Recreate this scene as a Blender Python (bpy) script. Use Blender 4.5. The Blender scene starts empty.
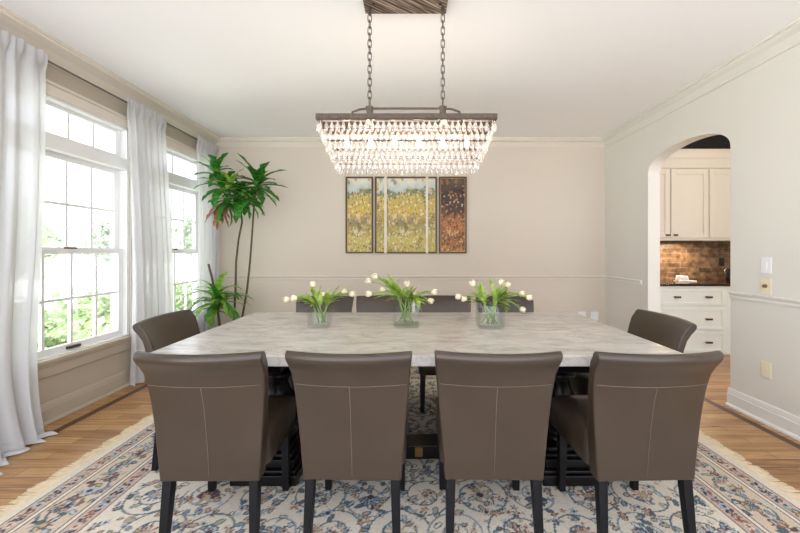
import bpy, bmesh, math, random
import numpy as np
from mathutils import Vector, Matrix
PI = math.pi
random.seed(7)
SC = bpy.context.scene
COL = SC.collection

# ------------------------------------------------------------------ camera, world, exposure
F = 355.0                 # focal length in pixels of the 800x533 frame
VX, VY = 412.0, 252.0     # where the optical axis meets the frame
CH = 1.24                 # camera height
cam_d = bpy.data.cameras.new('camera')
cam = bpy.data.objects.new('camera', cam_d)
COL.objects.link(cam)
cam.location = (0, 0, CH)
cam.rotation_euler = (PI / 2, 0, 0)
cam_d.sensor_width = 36.0
cam_d.lens = F / 800 * 36
cam_d.shift_x = -(VX - 400) / 800
cam_d.shift_y = -(266.5 - VY) / 800
cam_d.clip_start = 0.05
SC.camera = cam

world = bpy.data.worlds.new('world')
SC.world = world
world.use_nodes = True
bg = world.node_tree.nodes['Background']
bg.inputs['Color'].default_value = (0.92, 0.955, 1.06, 1)
bg.inputs['Strength'].default_value = 3.15

sun_d = bpy.data.lights.new('sun', 'SUN'); sun_d.energy = 20.0; sun_d.angle = 0.03; sun_d.color = (1, 0.97, 0.92)
sun = bpy.data.objects.new('sun', sun_d); COL.objects.link(sun)
sun.rotation_euler = Vector((-0.42, -0.22, -0.88)).to_track_quat('-Z', 'Y').to_euler()

SC.view_settings.view_transform = 'Standard'
SC.view_settings.look = 'None'
SC.view_settings.gamma = 1
SC.view_settings.use_curve_mapping = False
SC.view_settings.exposure = 0.0

def P(px, py, d):
    return Vector(((px - VX) * d / F, d, CH + (VY - py) * d / F))

# ------------------------------------------------------------------ helpers
def lin(r, g=None, b=None):
    if g is None:
        r, g, b = r
    f = lambda c: (c / 255 / 12.92) if c / 255 <= 0.04045 else ((c / 255 + 0.055) / 1.055) ** 2.4
    return (f(r), f(g), f(b), 1)

class MB:
    def __init__(self):
        self.v = []; self.f = []
    def add(self, vs, fs):
        n = len(self.v)
        self.v += [tuple(p) for p in vs]
        self.f += [tuple(i + n for i in q) for q in fs]
        return self
    def box(self, x0, x1, y0, y1, z0, z1):
        vs = [(x0, y0, z0), (x1, y0, z0), (x1, y1, z0), (x0, y1, z0), (x0, y0, z1), (x1, y0, z1), (x1, y1, z1), (x0, y1, z1)]
        return self.add(vs, [(0, 3, 2, 1), (4, 5, 6, 7), (0, 1, 5, 4), (1, 2, 6, 5), (2, 3, 7, 6), (3, 0, 4, 7)])
    def taper(self, c0, h0, c1, h1):
        """square bar from centre c0 (half size h0) to c1 (half size h1), ends horizontal"""
        vs = []
        for c, h in ((c0, h0), (c1, h1)):
            hx, hy = h if isinstance(h, tuple) else (h, h)
            for sx, sy in ((-1, -1), (1, -1), (1, 1), (-1, 1)):
                vs.append((c[0] + sx * hx, c[1] + sy * hy, c[2]))
        return self.add(vs, [(0, 1, 2, 3), (7, 6, 5, 4), (0, 4, 5, 1), (1, 5, 6, 2), (2, 6, 7, 3), (3, 7, 4, 0)])
    def tube(self, pts, r, n=6, closed=False):
        pts = [Vector(p) for p in pts]
        m = len(pts)
        rs = r if isinstance(r, (list, tuple)) else [r] * m
        up = Vector((0, 0, 1))
        rings = []
        prev = None
        for i, p in enumerate(pts):
            if closed:
                t = pts[(i + 1) % m] - pts[i - 1]
            else:
                t = pts[min(i + 1, m - 1)] - pts[max(i - 1, 0)]
            if t.length < 1e-9: t = Vector((0, 0, 1))
            t.normalize()
            if prev is None:
                a = t.cross(up)
                if a.length < 1e-3: a = t.cross(Vector((1, 0, 0)))
            else:
                a = prev - t * prev.dot(t)
                if a.length < 1e-6: a = t.cross(up)
            a.normalize(); prev = a.copy()
            b = t.cross(a)
            rings.append([p + (a * math.cos(2 * PI * k / n) + b * math.sin(2 * PI * k / n)) * rs[i] for k in range(n)])
        vs = [q for ring in rings for q in ring]
        fs = []
        for i in range(m if closed else m - 1):
            j = (i + 1) % m
            for k in range(n):
                l = (k + 1) % n
                fs.append((i * n + k, i * n + l, j * n + l, j * n + k))
        if not closed:
            fs.append(tuple(range(n))[::-1]); fs.append(tuple((m - 1) * n + k for k in range(n)))
        return self.add(vs, fs)
    def lathe(self, prof, n=24, c=(0, 0, 0)):
        vs = []
        for r, z in prof:
            for k in range(n):
                a = 2 * PI * k / n
                vs.append((c[0] + r * math.cos(a), c[1] + r * math.sin(a), c[2] + z))
        fs = []
        m = len(prof)
        for i in range(m - 1):
            for k in range(n):
                l = (k + 1) % n
                fs.append((i * n + k, i * n + l, (i + 1) * n + l, (i + 1) * n + k))
        if prof[0][0] > 1e-5: fs.append(tuple(range(n))[::-1])
        if prof[-1][0] > 1e-5: fs.append(tuple((m - 1) * n + k for k in range(n)))
        return self.add(vs, fs)
    def grid(self, rows, close_u=False):
        n = len(rows[0]); vs = [p for r in rows for p in r]; fs = []
        for i in range(len(rows) - 1):
            for k in range(n if close_u else n - 1):
                l = (k + 1) % n
                fs.append((i * n + k, i * n + l, (i + 1) * n + l, (i + 1) * n + k))
        return self.add(vs, fs)
    def prism(self, poly, axis, a0, a1):
        """extrude polygon [(p,q)] along axis: 'x' -> (a,p,q); 'y' -> (p,a,q)"""
        n = len(poly)
        mk = (lambda a, p, q: (a, p, q)) if axis == 'x' else (lambda a, p, q: (p, a, q))
        vs = [mk(a0, *p) for p in poly] + [mk(a1, *p) for p in poly]
        fs = [tuple(range(n)), tuple(range(2 * n - 1, n - 1, -1))]
        for i in range(n):
            j = (i + 1) % n
            fs.append((i, i + n, j + n, j))
        return self.add(vs, fs)
    def build(self, name, m, parent=None, smooth=False, bevel=0, seg=2, fix=True, angle=40):
        me = bpy.data.meshes.new(name)
        me.from_pydata(self.v, [], self.f)
        if fix:
            bm = bmesh.new(); bm.from_mesh(me)
            bmesh.ops.recalc_face_normals(bm, faces=bm.faces)
            bm.to_mesh(me); bm.free()
        me.materials.append(m)
        o = bpy.data.objects.new(name, me)
        COL.objects.link(o)
        if parent is not None: o.parent = parent
        if smooth:
            for p in me.polygons: p.use_smooth = True
        if bevel:
            b = o.modifiers.new('bevel', 'BEVEL'); b.width = bevel; b.segments = seg
            b.limit_method = 'ANGLE'; b.angle_limit = math.radians(angle)
            for p in me.polygons: p.use_smooth = True
            w = o.modifiers.new('wn', 'WEIGHTED_NORMAL'); w.keep_sharp = True
        return o

def empty(name, loc=(0, 0, 0), rz=0):
    o = bpy.data.objects.new(name, None); COL.objects.link(o)
    o.empty_display_size = 0.1
    o.location = loc; o.rotation_euler = (0, 0, rz)
    return o
def tag(o, label=None, cat=None, group=None, kind=None):
    if label: o['label'] = label
    if cat: o['category'] = cat
    if group: o['group'] = group
    if kind: o['kind'] = kind
    return o
def copy_tree(o, kids, parent=None):
    c = o.copy(); COL.objects.link(c)
    if parent is not None: c.parent = parent
    for ch in kids.get(o.name, []):
        copy_tree(ch, kids, c)
    return c
def kid_map():
    k = {}
    for o in list(COL.objects):
        if o.parent: k.setdefault(o.parent.name, []).append(o)
    return k

# ------------------------------------------------------------------ materials
def new_mat(name):
    m = bpy.data.materials.new(name); m.use_nodes = True
    nt = m.node_tree
    return m, nt, nt.nodes, nt.links, nt.nodes['Principled BSDF']
def N(nodes, typ, **kw):
    n = nodes.new(typ)
    for k, v in kw.items(): setattr(n, k, v)
    return n
def ramp(nodes, stops):
    r = nodes.new('ShaderNodeValToRGB')
    e = r.color_ramp.elements
    while len(e) > 1: e.remove(e[-1])
    e[0].position = stops[0][0]; e[0].color = stops[0][1]
    for p, c in stops[1:]:
        x = e.new(p); x.color = c
    return r
def simple(name, c, rough=0.5, metal=0.0, var=0.06, scale=8.0, bump=0.0, bscale=200.0, spec=0.5, coat=0.0):
    m, nt, nd, lk, bs = new_mat(name)
    tc = N(nd, 'ShaderNodeTexCoord')
    no = N(nd, 'ShaderNodeTexNoise'); no.inputs['Scale'].default_value = scale; no.inputs['Detail'].default_value = 4
    lk.new(tc.outputs['Object'], no.inputs['Vector'])
    col = lin(c)
    r = ramp(nd, [(0.3, tuple(x * (1 - var) for x in col[:3]) + (1,)), (0.7, tuple(min(1, x * (1 + var)) for x in col[:3]) + (1,))])
    lk.new(no.outputs['Fac'], r.inputs['Fac'])
    lk.new(r.outputs['Color'], bs.inputs['Base Color'])
    bs.inputs['Roughness'].default_value = rough
    bs.inputs['Metallic'].default_value = metal
    bs.inputs['Specular IOR Level'].default_value = spec
    bs.inputs['Coat Weight'].default_value = coat
    if bump:
        n2 = N(nd, 'ShaderNodeTexNoise'); n2.inputs['Scale'].default_value = bscale; n2.inputs['Detail'].default_value = 3
        lk.new(tc.outputs['Object'], n2.inputs['Vector'])
        b = N(nd, 'ShaderNodeBump'); b.inputs['Strength'].default_value = bump; b.inputs['Distance'].default_value = 0.003
        lk.new(n2.outputs['Fac'], b.inputs['Height']); lk.new(b.outputs['Normal'], bs.inputs['Normal'])
    return m

M = {}
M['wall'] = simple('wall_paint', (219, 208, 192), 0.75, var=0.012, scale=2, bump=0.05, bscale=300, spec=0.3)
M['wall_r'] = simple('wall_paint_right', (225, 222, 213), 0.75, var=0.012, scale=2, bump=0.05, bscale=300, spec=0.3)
M['ceiling'] = simple('ceiling_paint', (251, 250, 248), 0.85, var=0.01, scale=2, spec=0.2)
M['trim'] = simple('trim_paint', (226, 217, 202), 0.45, var=0.012, scale=3)
M['trim_left_shaded'] = simple('window_wall_shaded', (190, 178, 159), 0.5, var=0.015, scale=3)  # shade of the window wall put into the colour, darker than the trim
M['white'] = simple('white_paint', (240, 240, 237), 0.4, var=0.01)
M['white_base'] = simple('baseboard_white', (234, 232, 226), 0.4, var=0.01)
M['leather'] = simple('taupe_leather', (60, 49, 39), 0.31, var=0.08, scale=5, bump=0.12, bscale=260, spec=0.6)
M['thread'] = simple('pale_thread', (108, 95, 82), 0.8, var=0.03)
M['leg'] = simple('espresso_wood', (16, 16, 20), 0.45, var=0.2, scale=14, spec=0.25)
M['espresso'] = simple('espresso_table_wood', (17, 14, 14), 0.3, var=0.25, scale=9, spec=0.4)
M['bronze'] = simple('bronze_metal', (96, 78, 60), 0.4, metal=0.8, var=0.15, scale=30)
M['rust'] = simple('weathered_bronze', (92, 80, 70), 0.55, metal=0.4, var=0.3, scale=45)
M['brass'] = simple('brass', (150, 120, 70), 0.35, metal=0.8, var=0.1)
M['chrome'] = simple('grey_steel', (130, 128, 124), 0.3, metal=0.9)
M['cream_cab'] = simple('cream_cabinet_paint', (228, 221, 205), 0.45, var=0.01)
M['mint_cab'] = simple('pale_cabinet_paint', (226, 229, 220), 0.45, var=0.01)
M['black'] = simple('black_plastic', (22, 18, 18), 0.3)
M['black_infill'] = simple('matte_black', (14, 8, 9), 0.8, var=0.1)
M['granite'] = simple('dark_granite', (44, 30, 22), 0.12, var=0.5, scale=60)
M['plate_white'] = simple('white_plastic', (240, 240, 240), 0.35, var=0.005)
M['plate_ivory'] = simple('ivory_plastic', (236, 226, 198), 0.35, var=0.005)
M['petal'] = simple('tulip_petal', (236, 222, 192), 0.55, var=0.05, scale=40)
M['cane'] = simple('plant_cane', (92, 78, 58), 0.8, var=0.25, scale=30)
M['ceramic'] = simple('grey_ceramic', (120, 116, 110), 0.4)
M['soil'] = simple('soil', (50, 38, 28), 0.95, var=0.3, scale=50)
M['bark'] = simple('bark', (110, 96, 80), 0.9, var=0.2, scale=20)
M['dish'] = simple('white_ceramic', (246, 243, 236), 0.3, var=0.01)
M['cream_fringe'] = simple('cream_fringe', (214, 196, 164), 0.9, var=0.12, scale=40)

def leaf_mat(name, c1, c2, trans=0.25, scale=25):
    m, nt, nd, lk, bs = new_mat(name)
    tc = N(nd, 'ShaderNodeTexCoord'); no = N(nd, 'ShaderNodeTexNoise')
    no.inputs['Scale'].default_value = scale; no.inputs['Detail'].default_value = 3
    lk.new(tc.outputs['Object'], no.inputs['Vector'])
    r = ramp(nd, [(0.35, lin(c1)), (0.65, lin(c2))])
    lk.new(no.outputs['Fac'], r.inputs['Fac'])
    lk.new(r.outputs['Color'], bs.inputs['Base Color'])
    bs.inputs['Roughness'].default_value = 0.35
    tr = N(nd, 'ShaderNodeBsdfTranslucent'); lk.new(r.outputs['Color'], tr.inputs['Color'])
    mx = N(nd, 'ShaderNodeMixShader'); mx.inputs['Fac'].default_value = trans
    lk.new(bs.outputs[0], mx.inputs[1]); lk.new(tr.outputs[0], mx.inputs[2])
    lk.new(mx.outputs[0], nd['Material Output'].inputs['Surface'])
    return m
M['leaf'] = leaf_mat('dracaena_leaf', (34, 100, 32), (84, 160, 54))
M['leaf_bright'] = leaf_mat('young_dracaena_leaf', (96, 158, 50), (168, 204, 84))
M['leaf_brown'] = leaf_mat('withered_leaf', (140, 84, 58), (176, 122, 90))
M['tulip_leaf'] = leaf_mat('tulip_leaf', (132, 166, 58), (190, 212, 112), 0.35, 40)
M['tulip_stem'] = leaf_mat('tulip_stem', (132, 168, 78), (168, 196, 110), 0.2, 40)
M['tree_leaf'] = leaf_mat('tree_foliage', (150, 162, 138), (182, 192, 170), 0.4, 3)  # leaf colour paled to carry the washed-out outdoor glare
M['tree_hazed'] = leaf_mat('hazed_tree_foliage', (170, 180, 164), (198, 204, 192), 0.4, 3)  # paler still: overexposed haze put into the leaf colour
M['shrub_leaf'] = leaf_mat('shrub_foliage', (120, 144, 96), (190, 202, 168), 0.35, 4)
M['lawn'] = simple('lawn', (216, 219, 214), 0.95, var=0.15, scale=1.5)  # grass tone lifted to near white to bounce daylight up to the ceiling
M['road'] = simple('pale_driveway', (214, 214, 212), 0.9, var=0.03)

def glass_mat(name, tint, refl=1.0, base=0.03, gl_rough=0.02):
    """thin clear glass: sees straight through, reflects more at grazing angles"""
    m, nt, nd, lk, bs = new_mat(name)
    nd.remove(bs)
    tr = N(nd, 'ShaderNodeBsdfTransparent'); tr.inputs['Color'].default_value = tint
    gl = N(nd, 'ShaderNodeBsdfGlossy'); gl.inputs['Roughness'].default_value = gl_rough
    lw = N(nd, 'ShaderNodeLayerWeight'); lw.inputs['Blend'].default_value = 0.25
    ma = N(nd, 'ShaderNodeMath', operation='MULTIPLY_ADD')
    lk.new(lw.outputs['Fresnel'], ma.inputs[0]); ma.inputs[1].default_value = 0.5 * refl; ma.inputs[2].default_value = base
    ma.use_clamp = True
    mx = N(nd, 'ShaderNodeMixShader'); lk.new(ma.outputs[0], mx.inputs['Fac'])
    lk.new(tr.outputs[0], mx.inputs[1]); lk.new(gl.outputs[0], mx.inputs[2])
    lk.new(mx.outputs[0], nd['Material Output'].inputs['Surface'])
    return m
M['pane'] = glass_mat('window_glass', (0.97, 0.985, 0.975, 1), 0.3, 0.01)
M['vase'] = glass_mat('vase_glass', (0.975, 0.988, 0.978, 1), 0.6, 0.025)
M['water'] = glass_mat('vase_water', (0.97, 0.985, 0.965, 1), 0.4, 0.02)

def curtain_mat():
    m, nt, nd, lk, bs = new_mat('sheer_white_voile')
    nd.remove(bs)
    tc = N(nd, 'ShaderNodeTexCoord'); no = N(nd, 'ShaderNodeTexNoise')
    no.inputs['Scale'].default_value = 160; no.inputs['Detail'].default_value = 2
    lk.new(tc.outputs['Object'], no.inputs['Vector'])
    r = ramp(nd, [(0.3, lin(238, 239, 241)), (0.7, lin(245, 246, 248))]); lk.new(no.outputs['Fac'], r.inputs['Fac'])
    df = N(nd, 'ShaderNodeBsdfDiffuse'); tl = N(nd, 'ShaderNodeBsdfTranslucent'); tp = N(nd, 'ShaderNodeBsdfTransparent')
    lk.new(r.outputs['Color'], df.inputs['Color']); tl.inputs['Color'].default_value = lin(206, 204, 199)
    a = N(nd, 'ShaderNodeMixShader'); a.inputs['Fac'].default_value = 0.42
    lk.new(df.outputs[0], a.inputs[1]); lk.new(tl.outputs[0], a.inputs[2])
    b = N(nd, 'ShaderNodeMixShader'); b.inputs['Fac'].default_value = 0.06
    lk.new(a.outputs[0], b.inputs[1]); lk.new(tp.outputs[0], b.inputs[2])
    lk.new(b.outputs[0], nd['Material Output'].inputs['Surface'])
    return m
M['curtain'] = curtain_mat()

def crystal_mat():
    m, nt, nd, lk, bs = new_mat('clear_crystal')
    nd.remove(bs)
    tp = N(nd, 'ShaderNodeBsdfTransparent'); tp.inputs['Color'].default_value = (0.98, 0.96, 0.94, 1)
    tl = N(nd, 'ShaderNodeBsdfTranslucent'); tl.inputs['Color'].default_value = (0.97, 0.95, 0.93, 1)
    gl = N(nd, 'ShaderNodeBsdfGlossy'); gl.inputs['Roughness'].default_value = 0.08
    lw = N(nd, 'ShaderNodeLayerWeight'); lw.inputs['Blend'].default_value = 0.35
    a = N(nd, 'ShaderNodeMixShader'); lk.new(lw.outputs['Facing'], a.inputs['Fac'])
    lk.new(tp.outputs[0], a.inputs[1]); lk.new(tl.outputs[0], a.inputs[2])
    b = N(nd, 'ShaderNodeMixShader'); b.inputs['Fac'].default_value = 0.22
    lk.new(a.outputs[0], b.inputs[1]); lk.new(gl.outputs[0], b.inputs[2])
    lk.new(b.outputs[0], nd['Material Output'].inputs['Surface'])
    return m
M['crystal'] = crystal_mat()

def bulb_mat():
    m, nt, nd, lk, bs = new_mat('warm_bulb')
    bs.inputs['Emission Color'].default_value = (1, 0.80, 0.58, 1)
    bs.inputs['Emission Strength'].default_value = 4
    return m
M['bulb'] = bulb_mat()

def floor_mat():
    m, nt, nd, lk, bs = new_mat('oak_floorboards')
    tc = N(nd, 'ShaderNodeTexCoord')
    br = N(nd, 'ShaderNodeTexBrick')
    br.offset = 0.37; br.inputs['Scale'].default_value = 1.0
    br.inputs['Brick Width'].default_value = 1.1; br.inputs['Row Height'].default_value = 0.085
    br.inputs['Mortar Size'].default_value = 0.0016; br.inputs['Bias'].default_value = 0.0
    br.inputs['Color1'].default_value = (0, 0, 0, 1); br.inputs['Color2'].default_value = (1, 1, 1, 1)
    br.inputs['Mortar'].default_value = (0.5, 0.5, 0.5, 1)
    lk.new(tc.outputs['Object'], br.inputs['Vector'])
    mp = N(nd, 'ShaderNodeMapping'); mp.inputs['Scale'].default_value = (1.6, 26, 1)
    lk.new(tc.outputs['Object'], mp.inputs['Vector'])
    no = N(nd, 'ShaderNodeTexNoise'); no.inputs['Scale'].default_value = 1.6; no.inputs['Detail'].default_value = 6; no.inputs['Roughness'].default_value = 0.62
    no.inputs['Distortion'].default_value = 0.6
    lk.new(mp.outputs[0], no.inputs['Vector'])
    mixv = N(nd, 'ShaderNodeMath', operation='MULTIPLY_ADD'); mixv.inputs[1].default_value = 0.20
    sep = N(nd, 'ShaderNodeSeparateColor'); lk.new(br.outputs['Color'], sep.inputs[0])
    lk.new(sep.outputs[0], mixv.inputs[0])
    m2 = N(nd, 'ShaderNodeMath', operation='MULTIPLY'); m2.inputs[1].default_value = 0.90
    lk.new(no.outputs['Fac'], m2.inputs[0]); lk.new(m2.outputs[0], mixv.inputs[2])
    r = ramp(nd, [(0.22, lin(84, 56, 30)), (0.42, lin(148, 106, 64)), (0.60, lin(184, 140, 92)), (0.85, lin(206, 166, 116))])
    lk.new(mixv.outputs[0], r.inputs['Fac'])
    # dark joints
    mj = N(nd, 'ShaderNodeMix', data_type='RGBA', blend_type='MULTIPLY'); mj.inputs['Factor'].default_value = 1
    jr = ramp(nd, [(0.0, (1, 1, 1, 1)), (1.0, lin(110, 90, 80))]); lk.new(br.outputs['Fac'], jr.inputs['Fac'])
    lk.new(r.outputs['Color'], mj.inputs['A']); lk.new(jr.outputs['Color'], mj.inputs['B'])
    # dark walnut inlay strip along the side walls
    sx = N(nd, 'ShaderNodeSeparateXYZ'); lk.new(tc.outputs['Object'], sx.inputs[0])
    ab = N(nd, 'ShaderNodeMath', operation='ABSOLUTE'); lk.new(sx.outputs['X'], ab.inputs[0])
    cp = N(nd, 'ShaderNodeMath', operation='COMPARE'); lk.new(ab.outputs[0], cp.inputs[0])
    cp.inputs[1].default_value = 2.465; cp.inputs[2].default_value = 0.03
    mi = N(nd, 'ShaderNodeMix', data_type='RGBA', blend_type='MULTIPLY'); lk.new(cp.outputs[0], mi.inputs['Factor'])
    lk.new(mj.outputs['Result'], mi.inputs['A']); mi.inputs['B'].default_value = lin(128, 104, 92)
    lk.new(mi.outputs['Result'], bs.inputs['Base Color'])
    rr = N(nd, 'ShaderNodeMapRange'); rr.inputs['To Min'].default_value = 0.22; rr.inputs['To Max'].default_value = 0.42
    lk.new(no.outputs['Fac'], rr.inputs['Value']); lk.new(rr.outputs[0], bs.inputs['Roughness'])
    b = N(nd, 'ShaderNodeBump'); b.inputs['Strength'].default_value = 0.25; b.inputs['Distance'].default_value = 0.002; b.invert = True
    lk.new(br.outputs['Fac'], b.inputs['Height']); lk.new(b.outputs['Normal'], bs.inputs['Normal'])
    return m
M['floor'] = floor_mat()

def marble_mat():
    m, nt, nd, lk, bs = new_mat('grey_white_marble')
    tc = N(nd, 'ShaderNodeTexCoord')
    mp = N(nd, 'ShaderNodeMapping'); mp.inputs['Rotation'].default_value = (0, 0, 0.5); mp.inputs['Scale'].default_value = (1.1, 3.0, 2)
    lk.new(tc.outputs['Object'], mp.inputs['Vector'])
    n1 = N(nd, 'ShaderNodeTexNoise'); n1.inputs['Scale'].default_value = 2.2; n1.inputs['Detail'].default_value = 9; n1.inputs['Roughness'].default_value = 0.68; n1.inputs['Distortion'].default_value = 1.6
    lk.new(mp.outputs[0], n1.inputs['Vector'])
    r = ramp(nd, [(0.30, lin(160, 155, 149)), (0.45, lin(180, 175, 168)), (0.55, lin(191, 186, 179)), (0.75, lin(200, 196, 189))])
    lk.new(n1.outputs['Fac'], r.inputs['Fac'])
    n2 = N(nd, 'ShaderNodeTexNoise'); n2.inputs['Scale'].default_value = 1.5; n2.inputs['Detail'].default_value = 6; n2.inputs['Distortion'].default_value = 2.5
    lk.new(mp.outputs[0], n2.inputs['Vector'])
    v = ramp(nd, [(0.47, (1, 1, 1, 1)), (0.50, lin(214, 208, 202)), (0.53, (1, 1, 1, 1))]); lk.new(n2.outputs['Fac'], v.inputs['Fac'])
    mx = N(nd, 'ShaderNodeMix', data_type='RGBA', blend_type='MULTIPLY'); mx.inputs['Factor'].default_value = 0.55
    lk.new(r.outputs['Color'], mx.inputs['A']); lk.new(v.outputs['Color'], mx.inputs['B'])
    lk.new(mx.outputs['Result'], bs.inputs['Base Color'])
    bs.inputs['Roughness'].default_value = 0.22
    return m
M['marble'] = marble_mat()

def canopy_mat():
    m, nt, nd, lk, bs = new_mat('weathered_grey_wood')
    tc = N(nd, 'ShaderNodeTexCoord'); mp = N(nd, 'ShaderNodeMapping')
    mp0 = N(nd, 'ShaderNodeMapping'); mp0.inputs['Rotation'].default_value = (0, 0, -0.6)
    mp.inputs['Scale'].default_value = (3, 75, 3)
    lk.new(tc.outputs['Object'], mp0.inputs['Vector']); lk.new(mp0.outputs[0], mp.inputs['Vector'])
    no = N(nd, 'ShaderNodeTexNoise'); no.inputs['Scale'].default_value = 1.5; no.inputs['Detail'].default_value = 5
    lk.new(mp.outputs[0], no.inputs['Vector'])
    r = ramp(nd, [(0.3, lin(40, 32, 28)), (0.5, lin(98, 82, 70)), (0.68, lin(186, 170, 150))]); lk.new(no.outputs['Fac'], r.inputs['Fac'])
    lk.new(r.outputs['Color'], bs.inputs['Base Color']); bs.inputs['Roughness'].default_value = 0.7
    return m
M['canopy'] = canopy_mat()

def tile_mat():
    m, nt, nd, lk, bs = new_mat('slate_brick_tiles')
    tc = N(nd, 'ShaderNodeTexCoord'); mp = N(nd, 'ShaderNodeMapping')
    mp.inputs['Rotation'].default_value = (-PI / 2, 0, 0)
    lk.new(tc.outputs['Object'], mp.inputs['Vector'])
    br = N(nd, 'ShaderNodeTexBrick'); br.inputs['Scale'].default_value = 1
    br.inputs['Brick Width'].default_value = 0.17; br.inputs['Row Height'].default_value = 0.068; br.inputs['Mortar Size'].default_value = 0.0035
    br.inputs['Color1'].default_value = lin(98, 78, 62); br.inputs['Color2'].default_value = lin(150, 122, 94); br.inputs['Mortar'].default_value = lin(150, 128, 104)
    lk.new(mp.outputs[0], br.inputs['Vector'])
    no = N(nd, 'ShaderNodeTexNoise'); no.inputs['Scale'].default_value = 14; no.inputs['Detail'].default_value = 6
    lk.new(tc.outputs['Object'], no.inputs['Vector'])
    nr = ramp(nd, [(0.3, lin(130, 120, 112)), (0.7, (1, 1, 1, 1))]); lk.new(no.outputs['Fac'], nr.inputs['Fac'])
    mx = N(nd, 'ShaderNodeMix', data_type='RGBA', blend_type='MULTIPLY'); mx.inputs['Factor'].default_value = 1
    lk.new(br.outputs['Color'], mx.inputs['A']); lk.new(nr.outputs['Color'], mx.inputs['B'])
    lk.new(mx.outputs['Result'], bs.inputs['Base Color']); bs.inputs['Roughness'].default_value = 0.3
    b = N(nd, 'ShaderNodeBump'); b.inputs['Strength'].default_value = 0.5; b.inputs['Distance'].default_value = 0.004
    lk.new(no.outputs['Fac'], b.inputs['Height']); lk.new(b.outputs['Normal'], bs.inputs['Normal'])
    return m
M['tile'] = tile_mat()

def picture_mat(name, bands, spots, sc=(38, 1, 30)):
    """abstract bands of colour (by height) broken up by small irregular dabs"""
    m, nt, nd, lk, bs = new_mat(name)
    tc = N(nd, 'ShaderNodeTexCoord'); sp = N(nd, 'ShaderNodeSeparateXYZ'); lk.new(tc.outputs['Object'], sp.inputs[0])
    n0 = N(nd, 'ShaderNodeTexNoise'); n0.inputs['Scale'].default_value = 9; n0.inputs['Detail'].default_value = 4
    lk.new(tc.outputs['Object'], n0.inputs['Vector'])
    ad = N(nd, 'ShaderNodeMath', operation='MULTIPLY_ADD'); lk.new(n0.outputs['Fac'], ad.inputs[0]); ad.inputs[1].default_value = 0.30; 
    lk.new(sp.outputs['Z'], ad.inputs[2])
    mr = N(nd, 'ShaderNodeMapRange'); mr.inputs['From Min'].default_value = 0.15; mr.inputs['From Max'].default_value = 1.16
    lk.new(ad.outputs[0], mr.inputs['Value'])
    rb = ramp(nd, bands); lk.new(mr.outputs[0], rb.inputs['Fac'])
    mp = N(nd, 'ShaderNodeMapping'); mp.inputs['Scale'].default_value = sc; lk.new(tc.outputs['Object'], mp.inputs['Vector'])
    vo = N(nd, 'ShaderNodeTexVoronoi'); vo.inputs['Scale'].default_value = 1.0; vo.inputs['Randomness'].default_value = 1
    lk.new(mp.outputs[0], vo.inputs['Vector'])
    sc2 = N(nd, 'ShaderNodeSeparateColor'); lk.new(vo.outputs['Color'], sc2.inputs[0])
    rs = ramp(nd, spots); rs.color_ramp.interpolation = 'CONSTANT'; lk.new(sc2.outputs[0], rs.inputs['Fac'])
    msk = N(nd, 'ShaderNodeMath', operation='LESS_THAN'); lk.new(vo.outputs['Distance'], msk.inputs[0]); msk.inputs[1].default_value = 0.42
    gt = N(nd, 'ShaderNodeMath', operation='LESS_THAN'); lk.new(mr.outputs[0], gt.inputs[0]); gt.inputs[1].default_value = 0.86
    mm = N(nd, 'ShaderNodeMath', operation='MULTIPLY'); lk.new(msk.outputs[0], mm.inputs[0]); lk.new(gt.outputs[0], mm.inputs[1])
    m3 = N(nd, 'ShaderNodeMath', operation='MULTIPLY'); lk.new(mm.outputs[0], m3.inputs[0]); m3.inputs[1].default_value = 0.75
    mx = N(nd, 'ShaderNodeMix', data_type='RGBA'); lk.new(m3.outputs[0], mx.inputs['Factor'])
    lk.new(rb.outputs['Color'], mx.inputs['A']); lk.new(rs.outputs['Color'], mx.inputs['B'])
    mp2 = N(nd, 'ShaderNodeMapping'); mp2.inputs['Scale'].default_value = (13, 1, 9); lk.new(tc.outputs['Object'], mp2.inputs['Vector'])
    dn = N(nd, 'ShaderNodeTexNoise'); dn.inputs['Scale'].default_value = 2.5; lk.new(mp2.outputs[0], dn.inputs['Vector'])
    va = N(nd, 'ShaderNodeVectorMath', operation='ADD'); lk.new(mp2.outputs[0], va.inputs[0]); lk.new(dn.outputs['Color'], va.inputs[1])
    v2 = N(nd, 'ShaderNodeTexVoronoi'); lk.new(va.outputs[0], v2.inputs['Vector']); v2.inputs['Scale'].default_value = 1.0
    s3 = N(nd, 'ShaderNodeSeparateColor'); lk.new(v2.outputs['Color'], s3.inputs[0])
    r3 = ramp(nd, spots); r3.color_ramp.interpolation = 'CONSTANT'; lk.new(s3.outputs[1], r3.inputs['Fac'])
    m4 = N(nd, 'ShaderNodeMath', operation='LESS_THAN'); lk.new(v2.outputs['Distance'], m4.inputs[0]); m4.inputs[1].default_value = 0.36
    m5 = N(nd, 'ShaderNodeMath', operation='MULTIPLY'); lk.new(m4.outputs[0], m5.inputs[0]); m5.inputs[1].default_value = 0.55
    mz = N(nd, 'ShaderNodeMix', data_type='RGBA'); lk.new(m5.outputs[0], mz.inputs['Factor'])
    lk.new(rb.outputs['Color'], mz.inputs['A']); lk.new(r3.outputs['Color'], mz.inputs['B']); lk.new(mz.outputs['Result'], mx.inputs['A'])
    lk.new(mx.outputs['Result'], bs.inputs['Base Color']); bs.inputs['Roughness'].default_value = 0.5
    return m
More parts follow.
